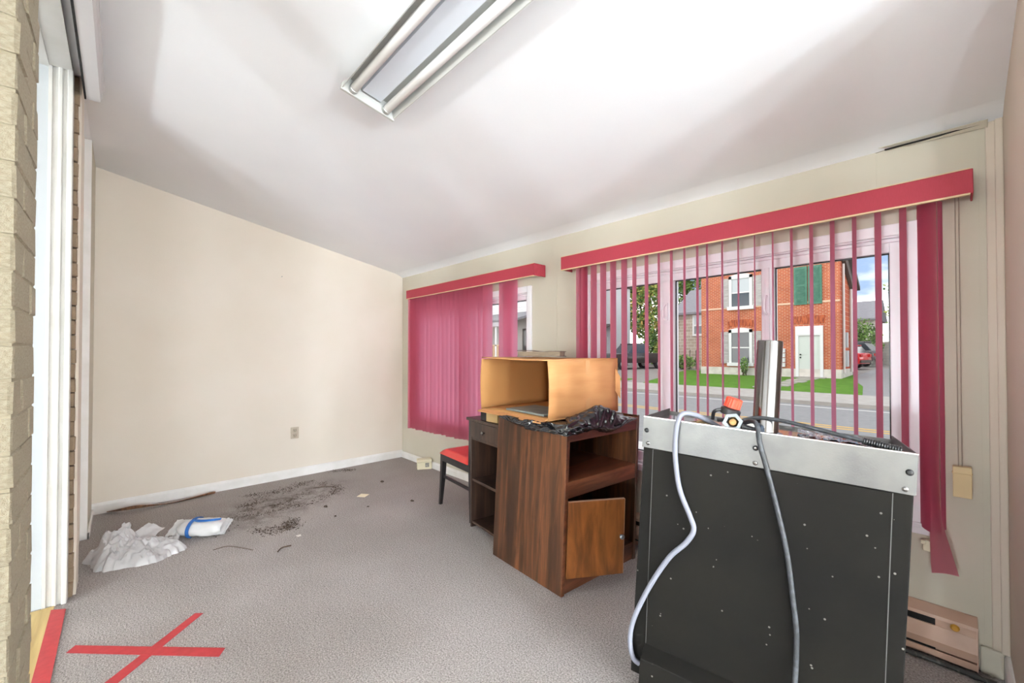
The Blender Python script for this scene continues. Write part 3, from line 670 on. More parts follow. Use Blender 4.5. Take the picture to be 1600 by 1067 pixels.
MB().box(bw_ - .16, bw_ - .14, bd_ + .003, bd_ + .006, .03, .3).build('packing_tape', M_valtrim, box, xf=bx)
MB().grid(lambda u, v: Vector((bw_ + .006 + .010 * v, bd_ - .03 + .035 * v, .13 + .14 * u - .05 * v)), 4, 4).build('torn_flap', M_card, box, xf=bx, solid=.004)
MB().grid(lambda u, v: Vector((.015 + u * (bw_ - .03), -.14 * v * .35, .003 - .01 * v)), 9, 3).build('front_flap', M_card, box, xf=bx, solid=.005)
ln_ = MB().box(bw_ + .0025, bw_ + .0035, .30, .335, .005, bh_ - .005).build('tape_seam', mat('clear_brown_tape', (216, 166, 116), .25), box, xf=bx)
gs = MB().box(.20, .56, .05, .30, .010, .022); tag(gs.build('grey_folder', M_greypap, xf=bx, bevel=.002), 'grey flat folder lying inside the cardboard box', 'folder')
sb = MB().box(-2.16, -2.045, 1.795, 1.86, .788, .862); tag(sb.build('small_carton', mat('pale_card', (196, 168, 118), .8), bevel=.002), 'small pale carton under the corner of the cardboard box', 'carton')
sb = MB().box(-2.24, -2.170, 1.81, 1.90, .786, .862); tag(sb.build('black_block', M_black, bevel=.004), 'small black block propping the cardboard box on the desk', 'block')
bk = thing('old_book', 'worn brown and grey book lying on top of the cardboard box', 'book', mtx=T(-1.93, 2.10, 1.224) @ RZ(30))
bk_x = WM[bk.name]
M_bk = mat('worn_book_cover', (84, 66, 54), .7, col2=(122, 114, 106), nscale=25, lo=.45, hi=.6)
MB().box(-.15, .15, -.10, .10, 0.0, .004).build('cover', M_bk, bk, xf=bk_x)
MB().grid(lambda u, v: Vector((-.15 + .30 * u, -.10 + .2 * v, .040 - .008 * u + .003 * math.sin(9 * u))), 9, 3).build('cover', M_bk, bk, xf=bk_x, solid=.004)
MB().box(-.146, .14, -.096, .096, .004, .034).build('page_block', mat('book_pages', (150, 136, 116), .8, col2=(118, 104, 88), nscale=80, stretch=(.3, .3, 10)), bk, xf=bk_x)

# ------------------------------------------------------------------ black bin liner draped over the cabinet's corner
def drape(u, v):
    # u runs along the cabinet top edge (front edge then open side), v from under the box outwards and down
    L = .52 + .50; s = u * L
    if s < .50: bpt = Vector((.08 + s, -.004, 0)); out = Vector((0, -1, 0))
    else:
        t = s - .50; bpt = Vector((cw + .006, t - .0 , 0)); out = Vector((1, 0, 0))
    if abs(s - .50) < .12:
        k = (s - .38) / .24; out = Vector((k, -(1 - k), 0)).normalized()
        bpt = Vector((.08 + min(s, .5), max(0, s - .5), 0)); 
    d = -.10 + v * (.19 + .05 * math.sin(s * 9 + 1))
    hang = .045 + .085 * math.exp(-((s - .42) / .20) ** 2) + .02 * math.sin(s * 17)
    if s < .22: hang *= .35 + s * 2
    n1 = noise.fractal(Vector((s * 8 - v * 2.6, v * 1.6 + s * 2, 3.3)), 1.0, 2.0, 3); n2 = abs(noise.noise(Vector((s * 17 + v * 4.5, v * 2.2, 7.7))))
    lump = .085 * math.exp(-((s - .76) / .15) ** 2) * math.sin(math.pi * min(1, v * 1.6)) + .02 * math.exp(-((s - .55) / .1) ** 2)
    z = chh + .006 + .012 * n2 + .014 * abs(n1) + lump
    if d < 0:
        p = bpt + out * d; p.z = z
        if s < .52: p.z = min(p.z, chh + .010)
    else:
        f = min(1, d / .12); p = bpt + out * (.006 + .03 * math.sin(math.pi * f) + .026 * abs(n1) + .022 * n2)
        p.z = z * 1 - f * hang - .0
    return p
MBg = MB().grid(drape, 220, 60)
tag(MBg.build('bin_liner', M_bagblack, xf=cabx, smooth=70, solid=.001, recalc=False), 'crumpled black plastic bag draped over the cabinet top under the cardboard box', 'plastic bag')

# ------------------------------------------------------------------ black cooler with aluminium top band
ce = Vector((.97646, .20913, -.05274)); cn = Vector((-.21087, .97706, -.02990)); cu = Vector((.04528, .04032, .99816))
ck = Matrix(((ce.x, cn.x, cu.x, -.81239), (ce.y, cn.y, cu.y, 1.34711), (ce.z, cn.z, cu.z, .10182), (0, 0, 0, 1)))
cool = thing('drinks_cooler', 'scuffed black drinks cooler with aluminium top band seen from behind', 'cooler', mtx=ck)
CW, CD, CH = .722, .36, .92
def kp(name, m, mt, par=None, bev=0, smooth=False, **k): return m.build(name, mt, par or cool, xf=ck, bevel=bev, smooth=smooth, **k)
kp('cabinet_body', MB().box(.003, CW - .003, .004, CD, 0, .815), M_panel, bev=.003)
kp('back_panel', MB().prism([(.042, .012), (.056, .10), (.683, .10), (.683, .012), (.676, .802), (.039, .802)][0:0] + [(.054, .05), (.684, .05), (.676, .806), (.039, .806)], lambda a, b, d: (a, d, b), -.0015, .004), M_panel, bev=.0008)
for pa_, pb_, wq in (((.0535, -.001, .05), (.0385, -.001, .806), .0014), ((.6845, -.001, .05), (.6765, -.001, .806), .002)):
    kp('panel_seam', MB().bar(pa_, pb_, wq), mat('scratched_edge', (92, 92, 90), .5))
bd = MB().box(0, CW, -.003, 0.0, .81, CH).box(0, .003, 0, CD, .81, CH).box(CW - .003, CW, 0, CD, .81, CH).box(0, CW, CD - .003, CD, .81, CH - .012)
kp('top_band', bd, M_alu)
kp('top_plate', MB().box(.003, CW - .003, 0.0, CD - .003, .893, .899), mat('steel_top', (214, 214, 216), .12, 1.0))
kp('rim', MB().box(0, CW, -.0035, .006, CH - .002, CH + .001), mat('bright_edge', (226, 226, 226), .25, 1.0))
for x_, z_, dk_ in ((.013, .871, 1), (.020, .826, 0), (.353, .869, 2), (.354, .822, 0), (.707, .869, 1), (.700, .823, 0)):
    xr = ck @ T(x_, -.003, z_) @ Matrix.Rotation(R(90), 4, 'X')
    if dk_: MB().lathe([(.0085, 0), (.0085, .002), (.006, .005), (.002, .006)], 14, xf=xr).build('bolt', M_black, cool, smooth=True)
    else: MB().lathe([(.007, 0), (.007, .0015), (.004, .004), (.001, .0045)], 12, xf=xr).build('screw', M_chrome, cool, smooth=True)
    if dk_ == 2: MB().lathe([(.004, .005), (.004, .0065), (.001, .007)], 10, xf=xr).build('screw', M_chrome, cool, smooth=True)
kp('compressor_cover', MB().hexa([(.05, -.06, -.02), (.67, -.06, -.02), (.67, .0, -.02), (.05, .0, -.02), (.05, -.055, .10), (.67, -.055, .10), (.67, -.001, .125), (.05, -.001, .125)]), M_panel, bev=.003)
for fx, fy in ((.05, .05), (.67, .05), (.05, CD - .05), (.67, CD - .05)):
    p = ck @ Vector((fx, fy, .002)); MB().lathe([(.022, 0), (.022, .012), (.012, .016), (.012, p.z)], 12, xf=T(p.x, p.y, 0)).build('foot', M_black, cool)
# chrome column on the top
tx = ck @ T(.368, .145, .899)
tw = MB().lathe([(.052, 0), (.052, .006), (.040, .009), (.0385, .012), (.0385, .312), (.0365, .316), (.034, .316), (.034, .30)], 36, xf=tx)
tower = tw.build('chrome_column', M_chrome, cool, smooth=True)
MB().lathe([(.0392, .05), (.0392, .052)], 30, xf=tx).build('band', M_alu, tower)
# hose
hp_ = [(.235, .09, .905), (.20, .07, .925), (.160, .035, .945), (.128, .005, .944), (.118, -.016, .905), (.116, -.016, .828), (.127, -.016, .742), (.143, -.016, .68), (.175, -.016, .613), (.190, -.016, .569), (.168, -.016, .519), (.122, -.018, .46), (.077, -.02, .374), (.038, -.022, .281), (.009, -.024, .19), (.004, -.026, .12), (.017, -.022, .068), (.036, -.012, .05)]
tag(MB().tube([ck @ p for p in spline(hp_, 6)], .0085, 12).build('grey_hose', M_hose, smooth=True), 'grey rubber hose curling down the front of the black cooler', 'hose')
cp_ = [(.30, .10, .925), (.335, .05, .945), (.353, .008, .937), (.364, -.010, .885), (.390, -.011, .799), (.416, -.011, .707), (.439, -.011, .618), (.454, -.011, .546), (.468, -.011, .456), (.481, -.011, .367), (.485, -.011, .294), (.484, -.03, .206), (.47, -.08, .12), (.46, -.11, -.04)]
tag(MB().tube([ck @ p for p in spline(cp_, 6)], .0072, 10).build('power_cable', M_rubber, smooth=True), 'dark grey cable hanging straight down the middle of the black cooler', 'cable')
c2 = [(.30, .115, .935), (.345, .11, .952), (.42, .095, .953), (.50, .07, .945), (.57, .05, .936), (.62, .036, .930)]
cable = thing('plug_cable', 'black cable with ribbed sleeve lying along the cooler top', 'cable', loc=ck @ Vector((.45, .08, .9)))
MB().tube([ck @ p for p in spline(c2, 6)], .0065, 10).build('wire', M_rubber, cable, smooth=True)
rp_ = []; rad = []
for i in range(31):
    t = i / 30; rp_.append(ck @ Vector((.612 + .082 * t, .037 - .006 * t, .931 - .012 * t))); rad.append(.0115 if i % 2 else .0095)
MB().tube(rp_, rad, 12).build('ribbed_sleeve', M_black, cable, smooth=True)
# valve with red cap
va = thing('gas_valve', 'hexagonal metal valve with an orange-red cap on the black cooler', 'valve', loc=ck @ Vector((.28, .06, .90)))
xr = ck @ T(.281, .05, .934) @ Matrix.Rotation(R(18), 4, 'Y') @ Matrix.Rotation(R(82), 4, 'X')
hx6 = [(.030 * math.cos(R(60 * k + 30)), .030 * math.sin(R(60 * k + 30))) for k in range(6)]
nutm = MB(); nin = [(.019 * math.cos(R(60 * k + 30)), .019 * math.sin(R(60 * k + 30))) for k in range(6)]
for k in range(6):
    a, b = hx6[k], hx6[(k + 1) % 6]; c_, d_ = nin[(k + 1) % 6], nin[k]
    nutm.add([(a[0], a[1], 0), (b[0], b[1], 0), (c_[0], c_[1], 0), (d_[0], d_[1], 0), (a[0], a[1], .03), (b[0], b[1], .03), (c_[0], c_[1], .03), (d_[0], d_[1], .03)], [(3, 2, 1, 0), (4, 5, 6, 7), (0, 1, 5, 4), (2, 3, 7, 6), (1, 2, 6, 5), (3, 0, 4, 7)])
nutm.build('hex_nut', M_iron, va, xf=xr)
MB().lathe([(.016, -.02), (.016, .01), (.011, .018), (.011, .024), (.005, .026)], 14, xf=xr).build('brass_stem', M_brass, va, smooth=True)
xc = ck @ T(.268, .06, .962) @ Matrix.Rotation(R(14), 4, 'Y')
MB().lathe([(.030, -.006), (.031, 0), (.031, .014), (.024, .018), (.020, .022)], 20, xf=xc).build('valve_body', M_black, va, smooth=True)
cpm = []; seg = 36
capm = MB()
for z_, r_ in ((.020, .0245), (.048, .0245), (.0515, .0215)):
    pass
prof_ = [(.0245, .020), (.0245, .050), (.021, .053)]
vs = []
for r_, z_ in prof_:
    for k in range(seg):
        q = r_ * (1.04 if k % 2 else .97); a = 2 * math.pi * k / seg; vs.append(xc @ Vector((q * math.cos(a), q * math.sin(a), z_)))
fs = [(i * seg + k, i * seg + (k + 1) % seg, (i + 1) * seg + (k + 1) % seg, (i + 1) * seg + k) for i in range(2) for k in range(seg)] + [tuple(reversed(range(seg))), tuple(range(2 * seg, 3 * seg))]
capm.add(vs, fs); capm.build('red_cap', M_red, va)
MB().bar(ck @ Vector((.305, .045, .922)), ck @ Vector((.342, .045, .914)), .026, .022).build('black_fitting', M_black, va, bevel=.003)
cl = MB().tube([ck @ p for p in spline([(.215, .07, .935), (.222, .05, .962), (.245, .05, .972), (.262, .06, .965), (.255, .07, .94), (.23, .075, .93)], 5)], .006, 8)
cl.build('black_clamp', M_black, va, smooth=True)
def rag(name, label, cat, c0, sx, sy, sz, mt, seed, xf=ck):
    m = MB()
    def f(u, v):
        a = u * 2 * math.pi; ph = v * math.pi
        r_ = 1 + .55 * noise.fractal(Vector((math.cos(a) * 1.6 + seed, math.sin(a) * 1.6, math.cos(ph) * 1.6)), 1, 2, 4)
        return Vector((c0[0] + sx * r_ * math.sin(ph) * math.cos(a), c0[1] + sy * r_ * math.sin(ph) * math.sin(a), max(c0[2] - .001, c0[2] + sz * (.55 + r_ * math.cos(ph) * .6))))
    m.grid(f, 24, 14, closeu=True)
    return tag(m.build(name, mt, xf=xf, smooth=50), label, cat)
rag('dead_leaf', 'scrap of dry brown leaf on the cooler top beside the hose', 'leaf', (.178, .07, .901), .035, .014, .016, mat('dry_leaf', (164, 138, 100), .8, col2=(96, 76, 58), nscale=60), 2)
rag('paper_scrap', 'crumpled white paper scrap behind the red cap', 'paper', (.315, .125, .900), .030, .02, .026, mat('white_paper', (226, 222, 216), .8), 5)
rag('wire_knot', 'tuft of dark blue wire at the foot of the chrome column', 'wire', (.355, .075, .900), .014, .014, .030, mat('blue_black_wire', (54, 66, 80), .5), 9)
wrp = MB()
wrp.grid(lambda u, v: Vector((.46 + .19 * u, .12 + .20 * v, .904 + .012 * abs(noise.fractal(Vector((u * 5, v * 4, 1.7)), 1, 2, 4)))), 40, 30)
tag(wrp.build('plastic_wrap', glass_mat('clear_wrap', 1.4, (.93, .93, .94, 1)), xf=ck, smooth=70, recalc=False), 'crinkled clear plastic wrap on the cooler top', 'plastic wrap')

# ------------------------------------------------------------------ things on the floor
ab = thing('junction_box', 'small cream plastic box on the floor by the window wall', 'box', mtx=T(-3.93, 2.31, 0) @ RZ(62))
bxm = WM[ab.name]
MB().box(0, .155, -.005, .085, 0, .075).build('body', M_cream, ab, xf=bxm, bevel=.006)
MB().box(-.003, .158, -.008, .088, .075, .105).build('lid', M_cream, ab, xf=bxm, bevel=.010)
MB().box(.085, .125, -.0065, -.004, .025, .07).build('rating_label', mat('printed_label', (176, 172, 160), .6, col2=(110, 108, 100), nscale=120), ab, xf=bxm)
# peeled wooden strip along the cream wall
ws = MB()
P = [(-4.535, -.07), (-4.45, .05), (-4.44, .2), (-4.462, .40), (-4.505, .62)]
Pz = spline([(x, y, .012 + .012 * math.sin(i * 1.3)) for i, (x, y) in enumerate(P)], 8)
ws.grid(lambda u, v: Pz[min(int(u * (len(Pz) - 1)), len(Pz) - 1)] + Vector((.016 * (v - .5) * (1.8 if u < .8 else 2.2), 0, .020 * v * (.5 + math.sin(u * 5) ** 2) - .008)), 33, 3)
tag(ws.build('wood_strip', mat('torn_veneer', (164, 120, 88), .7, col2=(112, 82, 62), nscale=14, stretch=(1, 4, 1)), solid=.004), 'torn strip of brown wood lying along the white baseboard', 'wood strip')

def bag_mesh(outline, peaks, hfun, seed, n=96, rings=22, fold=.03):
    """crumpled plastic: closed outline on the floor, height built from lumps and ridged folds"""
    O = [Vector((x, y, 0)) for x, y in outline]; C_ = sum(O, Vector()) / len(O)
    P_ = spline(O + [O[0]], n // len(O)); m = MB()
    def f(u, v):
        b = P_[int(u * (len(P_) - 1)) % (len(P_) - 1)]
        b = b + (b - C_) * (.16 * noise.noise(Vector((b.x * 14, b.y * 14, seed))) + .07 * noise.noise(Vector((b.x * 45, b.y * 45, seed))))
        r_ = 1 - v
        p = C_.lerp(b, r_ ** .8)
        h = hfun(p)
        nz1 = noise.fractal(Vector((p.x * 9, p.y * 9, seed)), 1, 2, 4); rid = 1 - abs(noise.noise(Vector((p.x * 13 + nz1, p.y * 17, seed + 4)))) * 2
        rid2 = 1 - abs(noise.noise(Vector((p.x * 34 + 2 * nz1, p.y * 30 - nz1, seed + 9)))) * 2
        rim = min(1, v * 5) ** .6
        z = .050 * (1 - (1 - v) ** 2) ** .5 * (1 + .4 * nz1) + rim * (h * (1 + .35 * nz1) + fold * rid * (.4 + h * 4) + .011 * rid2)
        for (x, y, hh, s_) in peaks:
            z += rim * hh * max(0, 1 - math.hypot(p.x - x, p.y - y) / s_) ** 1.4
        sh = Vector((nz1, noise.noise(Vector((p.y * 11, p.x * 9, seed))), 0)) * .012 * rim
        return Vector((p.x, p.y, max(.001, z) + .001)) + sh
    m.grid(f, len(P_) - 1, rings, closeu=True)
    return m
def lobe(cx, cy, sx, sy, h): return lambda p: h * math.exp(-((p.x - cx) / sx) ** 2 - ((p.y - cy) / sy) ** 2)
l1 = lobe(-3.50, -.02, .12, .10, .060); l2 = lobe(-3.46, .15, .13, .10, .022)
g1 = thing('carrier_bag', 'crumpled translucent white carrier bag on the carpet near the door frame', 'plastic bag', loc=(-3.47, .06, 0))
bag_mesh([(-3.494, -.145), (-3.357, -.093), (-3.29, .04), (-3.279, .181), (-3.33, .292), (-3.42, .27), (-3.592, .166), (-3.702, -.016), (-3.66, -.12)], [(-3.53, .04, .040, .06), (-3.56, -.05, .035, .05), (-3.45, -.05, .02, .05)], lambda p: l1(p) + l2(p), 11.3, n=160, rings=44, fold=.045).build('bag_body', M_plastic, g1, smooth=32, recalc=False)
def flap(pa, pb, pc, pd, seed):
    a, b, c_, d_ = (Vector(q) for q in (pa, pb, pc, pd)); m = MB()
    def f(u, v):
        p = a.lerp(b, u).lerp(d_.lerp(c_, u), v); nn = noise.fractal(Vector((u * 3 + seed, v * 3, seed)), 1, 2, 4)
        return p + Vector((.010 * nn, .012 * noise.noise(Vector((u * 4, v * 5, seed))), .012 * nn))
    m.grid(f, 14, 14); return m
flap((-3.53, .02, .09), (-3.46, .10, .05), (-3.56, .22, .10), (-3.60, .14, .145), 2.2).build('handle', M_plastic, g1, smooth=70, recalc=False)
flap((-3.55, -.04, .10), (-3.52, .05, .10), (-3.535, .055, .185), (-3.55, .025, .19), 5.2).build('handle', M_plastic, g1, smooth=70, recalc=False)
g2 = thing('folded_bag', 'folded white plastic bundle tied with a blue band on the carpet', 'plastic bag', loc=(-3.56, .44, 0))
gm = T(-3.545, .425, 0) @ RZ(53)
def bundle(u, v):
    a = u * 2 * math.pi; s = (v - .5) * .27
    e = 1 - abs(2 * v - 1) ** 6 * .35
    nn = noise.fractal(Vector((s * 9, math.cos(a) * 1.2, math.sin(a) * 1.2 + 4)), 1, 2, 4)
    ry = .085 * e * (1 + .16 * nn); rz = .052 * e * (1 + .2 * nn)
    z = .052 + rz * math.sin(a) * 1.0
    return Vector((s + .01 * nn, ry * math.cos(a), max(.001, z)))
MB().grid(bundle, 40, 30, closeu=True).build('bag_body', M_plastic2, g2, xf=gm, smooth=60, recalc=False)
def bflap(x0, x1, y0, z0, y1, z1, sd_):
    return MB().grid(lambda u, v: Vector((x0 + (x1 - x0) * v + .012 * noise.noise(Vector((u * 4, v * 3, sd_))), y0 + (y1 - y0) * u, z0 + (z1 - z0) * u + .014 * noise.noise(Vector((u * 3, v * 4, sd_ + 2))))), 10, 10)
bflap(-.12, -.20, -.07, .03, .05, .09, 1).build('bag_end', M_plastic2, g2, xf=gm, smooth=60, recalc=False)
bflap(-.11, -.17, -.085, .004, -.02, .06, 3).build('bag_end', M_plastic2, g2, xf=gm, smooth=60, recalc=False)
bflap(.11, .165, -.06, .02, .05, .085, 6).build('bag_end', M_plastic, g2, xf=gm, smooth=60, recalc=False)
bnd = [];
for i in range(25):
    a = R(-50 + 250 * i / 24); bnd.append((-.055, .092 * math.cos(a), max(.004, .052 + .060 * math.sin(a))))
tb = MB()
for off in (-.006, .002, .009): tb.tube([gm @ Vector((x + off, y * (-1), z)) for x, y, z in bnd], .004, 6)
tb.tube([gm @ p for p in spline([(-.05, -.03, .112), (0, -.045, .108), (.05, -.04, .108), (.12, -.02, .108)], 5)], .0055, 6).tube([gm @ p for p in spline([(-.05, -.022, .114), (0, -.035, .112), (.05, -.035, .112), (.12, -.012, .110)], 5)], .004, 6)
tb.build('blue_band', M_blue, g2, smooth=True)

# spilled soil on the carpet
streaks = [[(-4.236, .807), (-4.216, .9), (-4.187, 1.03)], [(-3.501, .516), (-3.703, .624), (-3.935, .795)], [(-3.654, 1.053), (-3.713, 1.247), (-3.907, 1.482)], [(-3.406, .709), (-3.242, .791), (-3.308, .941)], [(-4.117, 1.054), (-4.231, 1.246), (-4.293, 1.351)], [(-4.167, 1.398), (-3.953, 1.487), (-3.762, 1.382)], [(-3.71, .687), (-3.691, .855), (-3.702, 1.043)], [(-3.81, .928), (-3.848, 1.059), (-3.997, 1.231)], [(-4.501, 1.639), (-4.433, 1.747), (-4.419, 1.796)], [(-3.314, .87), (-3.378, .917), (-3.397, .949)], [(-4.088, .849), (-4.213, 1.078), (-4.293, 1.264)], [(-3.956, .732), (-3.986, .783), (-3.988, .866)], [(-3.35, .72), (-3.28, .85), (-3.31, .93)], [(-3.30, .85), (-3.25, .88), (-3.30, .93)]]
rr = random.Random(12); so = MB()
def crumb(x, y, s):
    a = rr.uniform(0, 6.28); k = [Vector((x + s * math.cos(a + q) * rr.uniform(.5, 1.3), y + s * math.sin(a + q) * rr.uniform(.5, 1.3), .0004)) for q in (0, 2.1, 4.2)]
    so.add(k + [Vector((x, y, s * rr.uniform(.3, .8)))], [(0, 1, 3), (1, 2, 3), (2, 0, 3)])
for st in streaks:
    pp = spline([(x, y, 0) for x, y in st], 10)
    for _ in range(230):
        p = rr.choice(pp); g = abs(rr.gauss(0, 1)); crumb(p.x + rr.gauss(0, .03), p.y + rr.gauss(0, .03), rr.choice((.003, .004, .005, .007)))
for _ in range(900):
    crumb(rr.gauss(-3.78, .26), rr.gauss(1.0, .27), rr.choice((.002, .0025, .003)))
tag(so.build('spilled_soil', M_dirt), 'dark crumbs of soil scattered over the carpet below the cream wall', 'soil', kind='stuff')
for k, (x, y) in enumerate([(-3.497, 1.219), (-3.134, 1.796), (-3.797, 1.849), (-3.243, 1.202), (-3.262, 1.468)]):
    m = MB()
    def cf(u, v):
        a = u * 6.283; ph = v * 3.1416; q = .014 * (1 + .5 * noise.noise(Vector((math.cos(a) + k * 3, math.sin(a), ph)))) * (1, .9, 1.1, .6, .6)[k]
        return Vector((x + 1.4 * q * math.sin(ph) * math.cos(a), y + q * math.sin(ph) * math.sin(a), max(.0005, .004 + .5 * q * math.cos(ph))))
    m.grid(cf, 10, 7, closeu=True)
    tag(m.build('soil_clod', M_dirt), ['dark clod at the near edge of the spilled soil', 'dark clod on the carpet left of the chair leg', 'dark clod on the carpet towards the window', 'small dark clod in the middle of the carpet', 'small dark clod beside the scrap of card'][k], 'clod')
def twig(label, P, r):
    tag(MB().tube(spline(P, 6), r, 6).build('twig', mat('twig_bark', (88, 72, 60), .8)), label, 'twig')
twig('thin curved twig on the carpet in front of the tied bundle', [(-3.218, .435, .003), (-3.209, .508, .006), (-3.132, .564, .006), (-3.046, .617, .003)], .0022)
twig('short forked twig on the carpet in front of the soil', [(-2.91, .725, .004), (-2.947, .76, .006), (-2.946, .812, .004)], .004)
twig('long dark twig lying across the spilled soil', [(-3.76, 1.36, .004), (-3.90, 1.45, .007), (-4.0, 1.40, .006), (-4.05, 1.30, .004)], .003)
cdm = MB().add([(-3.56, 1.50, .001), (-3.50, 1.545, .001), (-3.53, 1.60, .006), (-3.59, 1.555, .006)], [(0, 1, 2, 3)]); tag(cdm.build('card_scrap', mat('pale_card_scrap', (232, 222, 196), .7), solid=.002), 'small cream scrap of card on the carpet', 'scrap')
cdm = MB().add([(-3.09, .88, .001), (-3.06, .885, .001), (-3.055, .905, .003), (-3.085, .91, .003)], [(0, 1, 2, 3)]); tag(cdm.build('paper_scrap', mat('white_paper', (226, 222, 216), .8), solid=.001), 'tiny white paper scrap below the spilled soil', 'scrap')
#EXTERIOR
# ------------------------------------------------------------------ the street outside
M_asph = mat('asphalt', (118, 117, 116), .9, col2=(128, 127, 125), nscale=8, bump=.1, bscale=60)
M_conc = mat('pale_concrete', (158, 153, 145), .9, col2=(146, 141, 133), nscale=4)
M_grass = mat('lawn_grass', (64, 100, 30), .95, col2=(92, 130, 46), nscale=5, detail=8, lo=.3, hi=.7, spec=.1)
M_gravel = mat('gravel_drive', (132, 127, 120), .95, col2=(116, 111, 105), nscale=6)
M_yel = mat('yellow_road_paint', (186, 148, 72), .8)
def slab(name, label, pts, z0=-.4, mt=M_asph):
    m = MB(); n_ = len(pts); m.add([(x, y, z0) for x, y, z in pts] + list(pts), [tuple(reversed(range(n_))), tuple(range(n_, 2 * n_))] + [(i, (i + 1) % n_, n_ + (i + 1) % n_, n_ + i) for i in range(n_)])
    return tag(m.build(name, mt), label, kind='structure')
slab('sidewalk_near', 'pale sidewalk right outside the windows', [(-70, 2.66, -.06), (40, 2.66, -.06), (40, 5.6, -.06), (-70, 5.6, -.06)], -.5, mat('new_concrete', (190, 187, 182), .9, col2=(178, 175, 170), nscale=4))  # pale strip added below the sill line to bounce daylight onto the ceiling
slab('road', 'grey asphalt street', [(-70, 5.6, -.15), (40, 5.6, -.15), (40, 13.55, -.15), (-70, 13.55, -.15)], -.5)
slab('curb', 'pale concrete curb across the street', [(-70, 13.55, -.05), (40, 13.55, -.05), (40, 13.72, -.04), (-70, 13.72, -.04)], -.5, M_conc)
slab('sidewalk', 'pale sidewalk across the street', [(-70, 13.72, -.04), (40, 13.72, -.04), (40, 16.4, -.04), (-70, 16.4, -.04)], -.5, M_conc)
slab('lawn', 'green lawn in front of the brick house', [(-9.2, 16.4, -.035), (-1.9, 16.4, -.035), (-2.3, 20, .0), (-3.1, 24, .06), (-3.3, 27, .12), (-12.0, 27, .12), (-11.3, 24, .06)], -.5, M_grass)
slab('driveway_left', 'gravel drive beside the white house', [(-30, 16.4, -.04), (-9.2, 16.4, -.04), (-11.3, 24, .06), (-12.0, 27, .10), (-14, 40, .3), (-45, 40, .3), (-45, 27, .1)], -.5, M_gravel)
slab('driveway_right', 'grey drive on the right of the brick house', [(-1.9, 16.4, -.04), (16, 16.4, -.04), (16, 34, .25), (-3.3, 34, .25), (-3.3, 27, .11), (-3.1, 24, .05), (-2.3, 20, -.01)], -.5, M_asph)
slab('back_yard', 'ground behind the houses', [(-45, 40, .3), (-14, 40, .3), (-12, 27, .1), (-3.3, 27, .1), (-3.3, 34, .25), (16, 34, .25), (30, 80, .8), (-80, 80, .8)], -.5, M_gravel)
slab('lawn_verge', 'narrow grass verge beside the drive', [(-13.5, 16.9, -.025), (-10.3, 16.9, -.025), (-10.6, 18.2, -.01), (-14, 18.2, -.01)], -.3, M_grass)
for k, yy in enumerate((9.60, 9.86)):
    tag(MB().box(-70, 40, yy, yy + .11, -.151, -.147).build('road_line', M_yel), ['nearer yellow centre line on the street', 'farther yellow centre line on the street'][k], kind='structure')
tag(MB().box(-70, 40, 13.0, 13.1, -.151, -.147).build('edge_line', mat('white_road_paint', (190, 188, 182), .8)), 'white edge line along the far curb', kind='structure')
for k in range(6):
    x_ = -5.1 + .12 * (k % 2); y_ = 17.0 + k * 1.12
    tag(MB().box(x_, x_ + .75, y_, y_ + .75, -.03, .012 + .012 * k).build('stepping_stone', M_conc, bevel=.01), ['nearest', 'second', 'third', 'fourth', 'fifth', 'farthest'][k] + ' stepping stone counted from the sidewalk on the lawn path', 'stone', 'stepping stones in the lawn')

# ---- red brick house
M_redbrick = brick_mat('orange_red_brick', (184, 86, 46), (166, 70, 38), (194, 152, 124), 1.0)
M_sidebrick = brick_mat('side_brick', (184, 86, 46), (166, 70, 38), (194, 152, 124), 1.0, swap=(R(90), 0, R(90)))
M_arch = mat('arch_brick', (178, 92, 54), .85, col2=(132, 60, 36), nscale=3, stretch=(5, 1, 1), lo=.42, hi=.58)
M_found = mat('grey_foundation', (204, 198, 188), .9, col2=(184, 178, 168), nscale=3)
M_wpaint = mat('house_white_paint', (208, 208, 206), .5)
M_pane = mat('dark_window_pane', (70, 76, 80), .1, spec=.8)
M_pcurt = mat('window_curtain', (176, 182, 184), .6)
M_shutg = mat('green_shutter', (50, 104, 84), .6, col2=(70, 122, 100), nscale=6)
M_shutgr = mat('grey_shutter', (176, 172, 168), .7, col2=(140, 136, 132), nscale=3, stretch=(1, 1, 14))
M_eave = mat('dark_eave', (84, 74, 68), .8)
HX0, HX1, HY = -9.787, -3.54, 24.0
house = thing('brick_house', 'orange-red brick house with white front door across the street', 'house', loc=(-6.6, HY, .05))
hw = MB(); hw.prism([(HY, .05), (HY + 3, .05), (HY + 3, 4.75), (HY, 6.35)], lambda a, b, d: (d, a, b), HX0, HX1)
hwo = hw.build('wall', [M_redbrick, M_sidebrick], house)
for p in hwo.data.polygons:
    if abs(p.normal.x) > .5: p.material_index = 1
MB().box(HX0 - .03, HX1 + .03, HY - .05, HY + 3, -.05, .47).build('foundation', M_found, house)
MB().prism([(HY - .35, 6.42), (HY + 3.4, 4.42), (HY + 3.4, 4.62), (HY - .35, 6.62)], lambda a, b, d: (d, a, b), HX0 - .3, HX1 + .32).build('roof', M_eave, house)
MB().prism([(HY - .30, 6.42), (HY + 3.4, 4.42), (HY + 3.4, 4.0), (HY + .35, 5.55), (HY - .30, 6.1)], lambda a, b, d: (d, a, b), HX1 + .02, HX1 + .16).build('soffit', M_eave, house)
MB().box(HX0, HX1, HY - .03, HY, 3.62, 3.70).build('string_course', mat('stone_band', (206, 176, 150), .8), house)
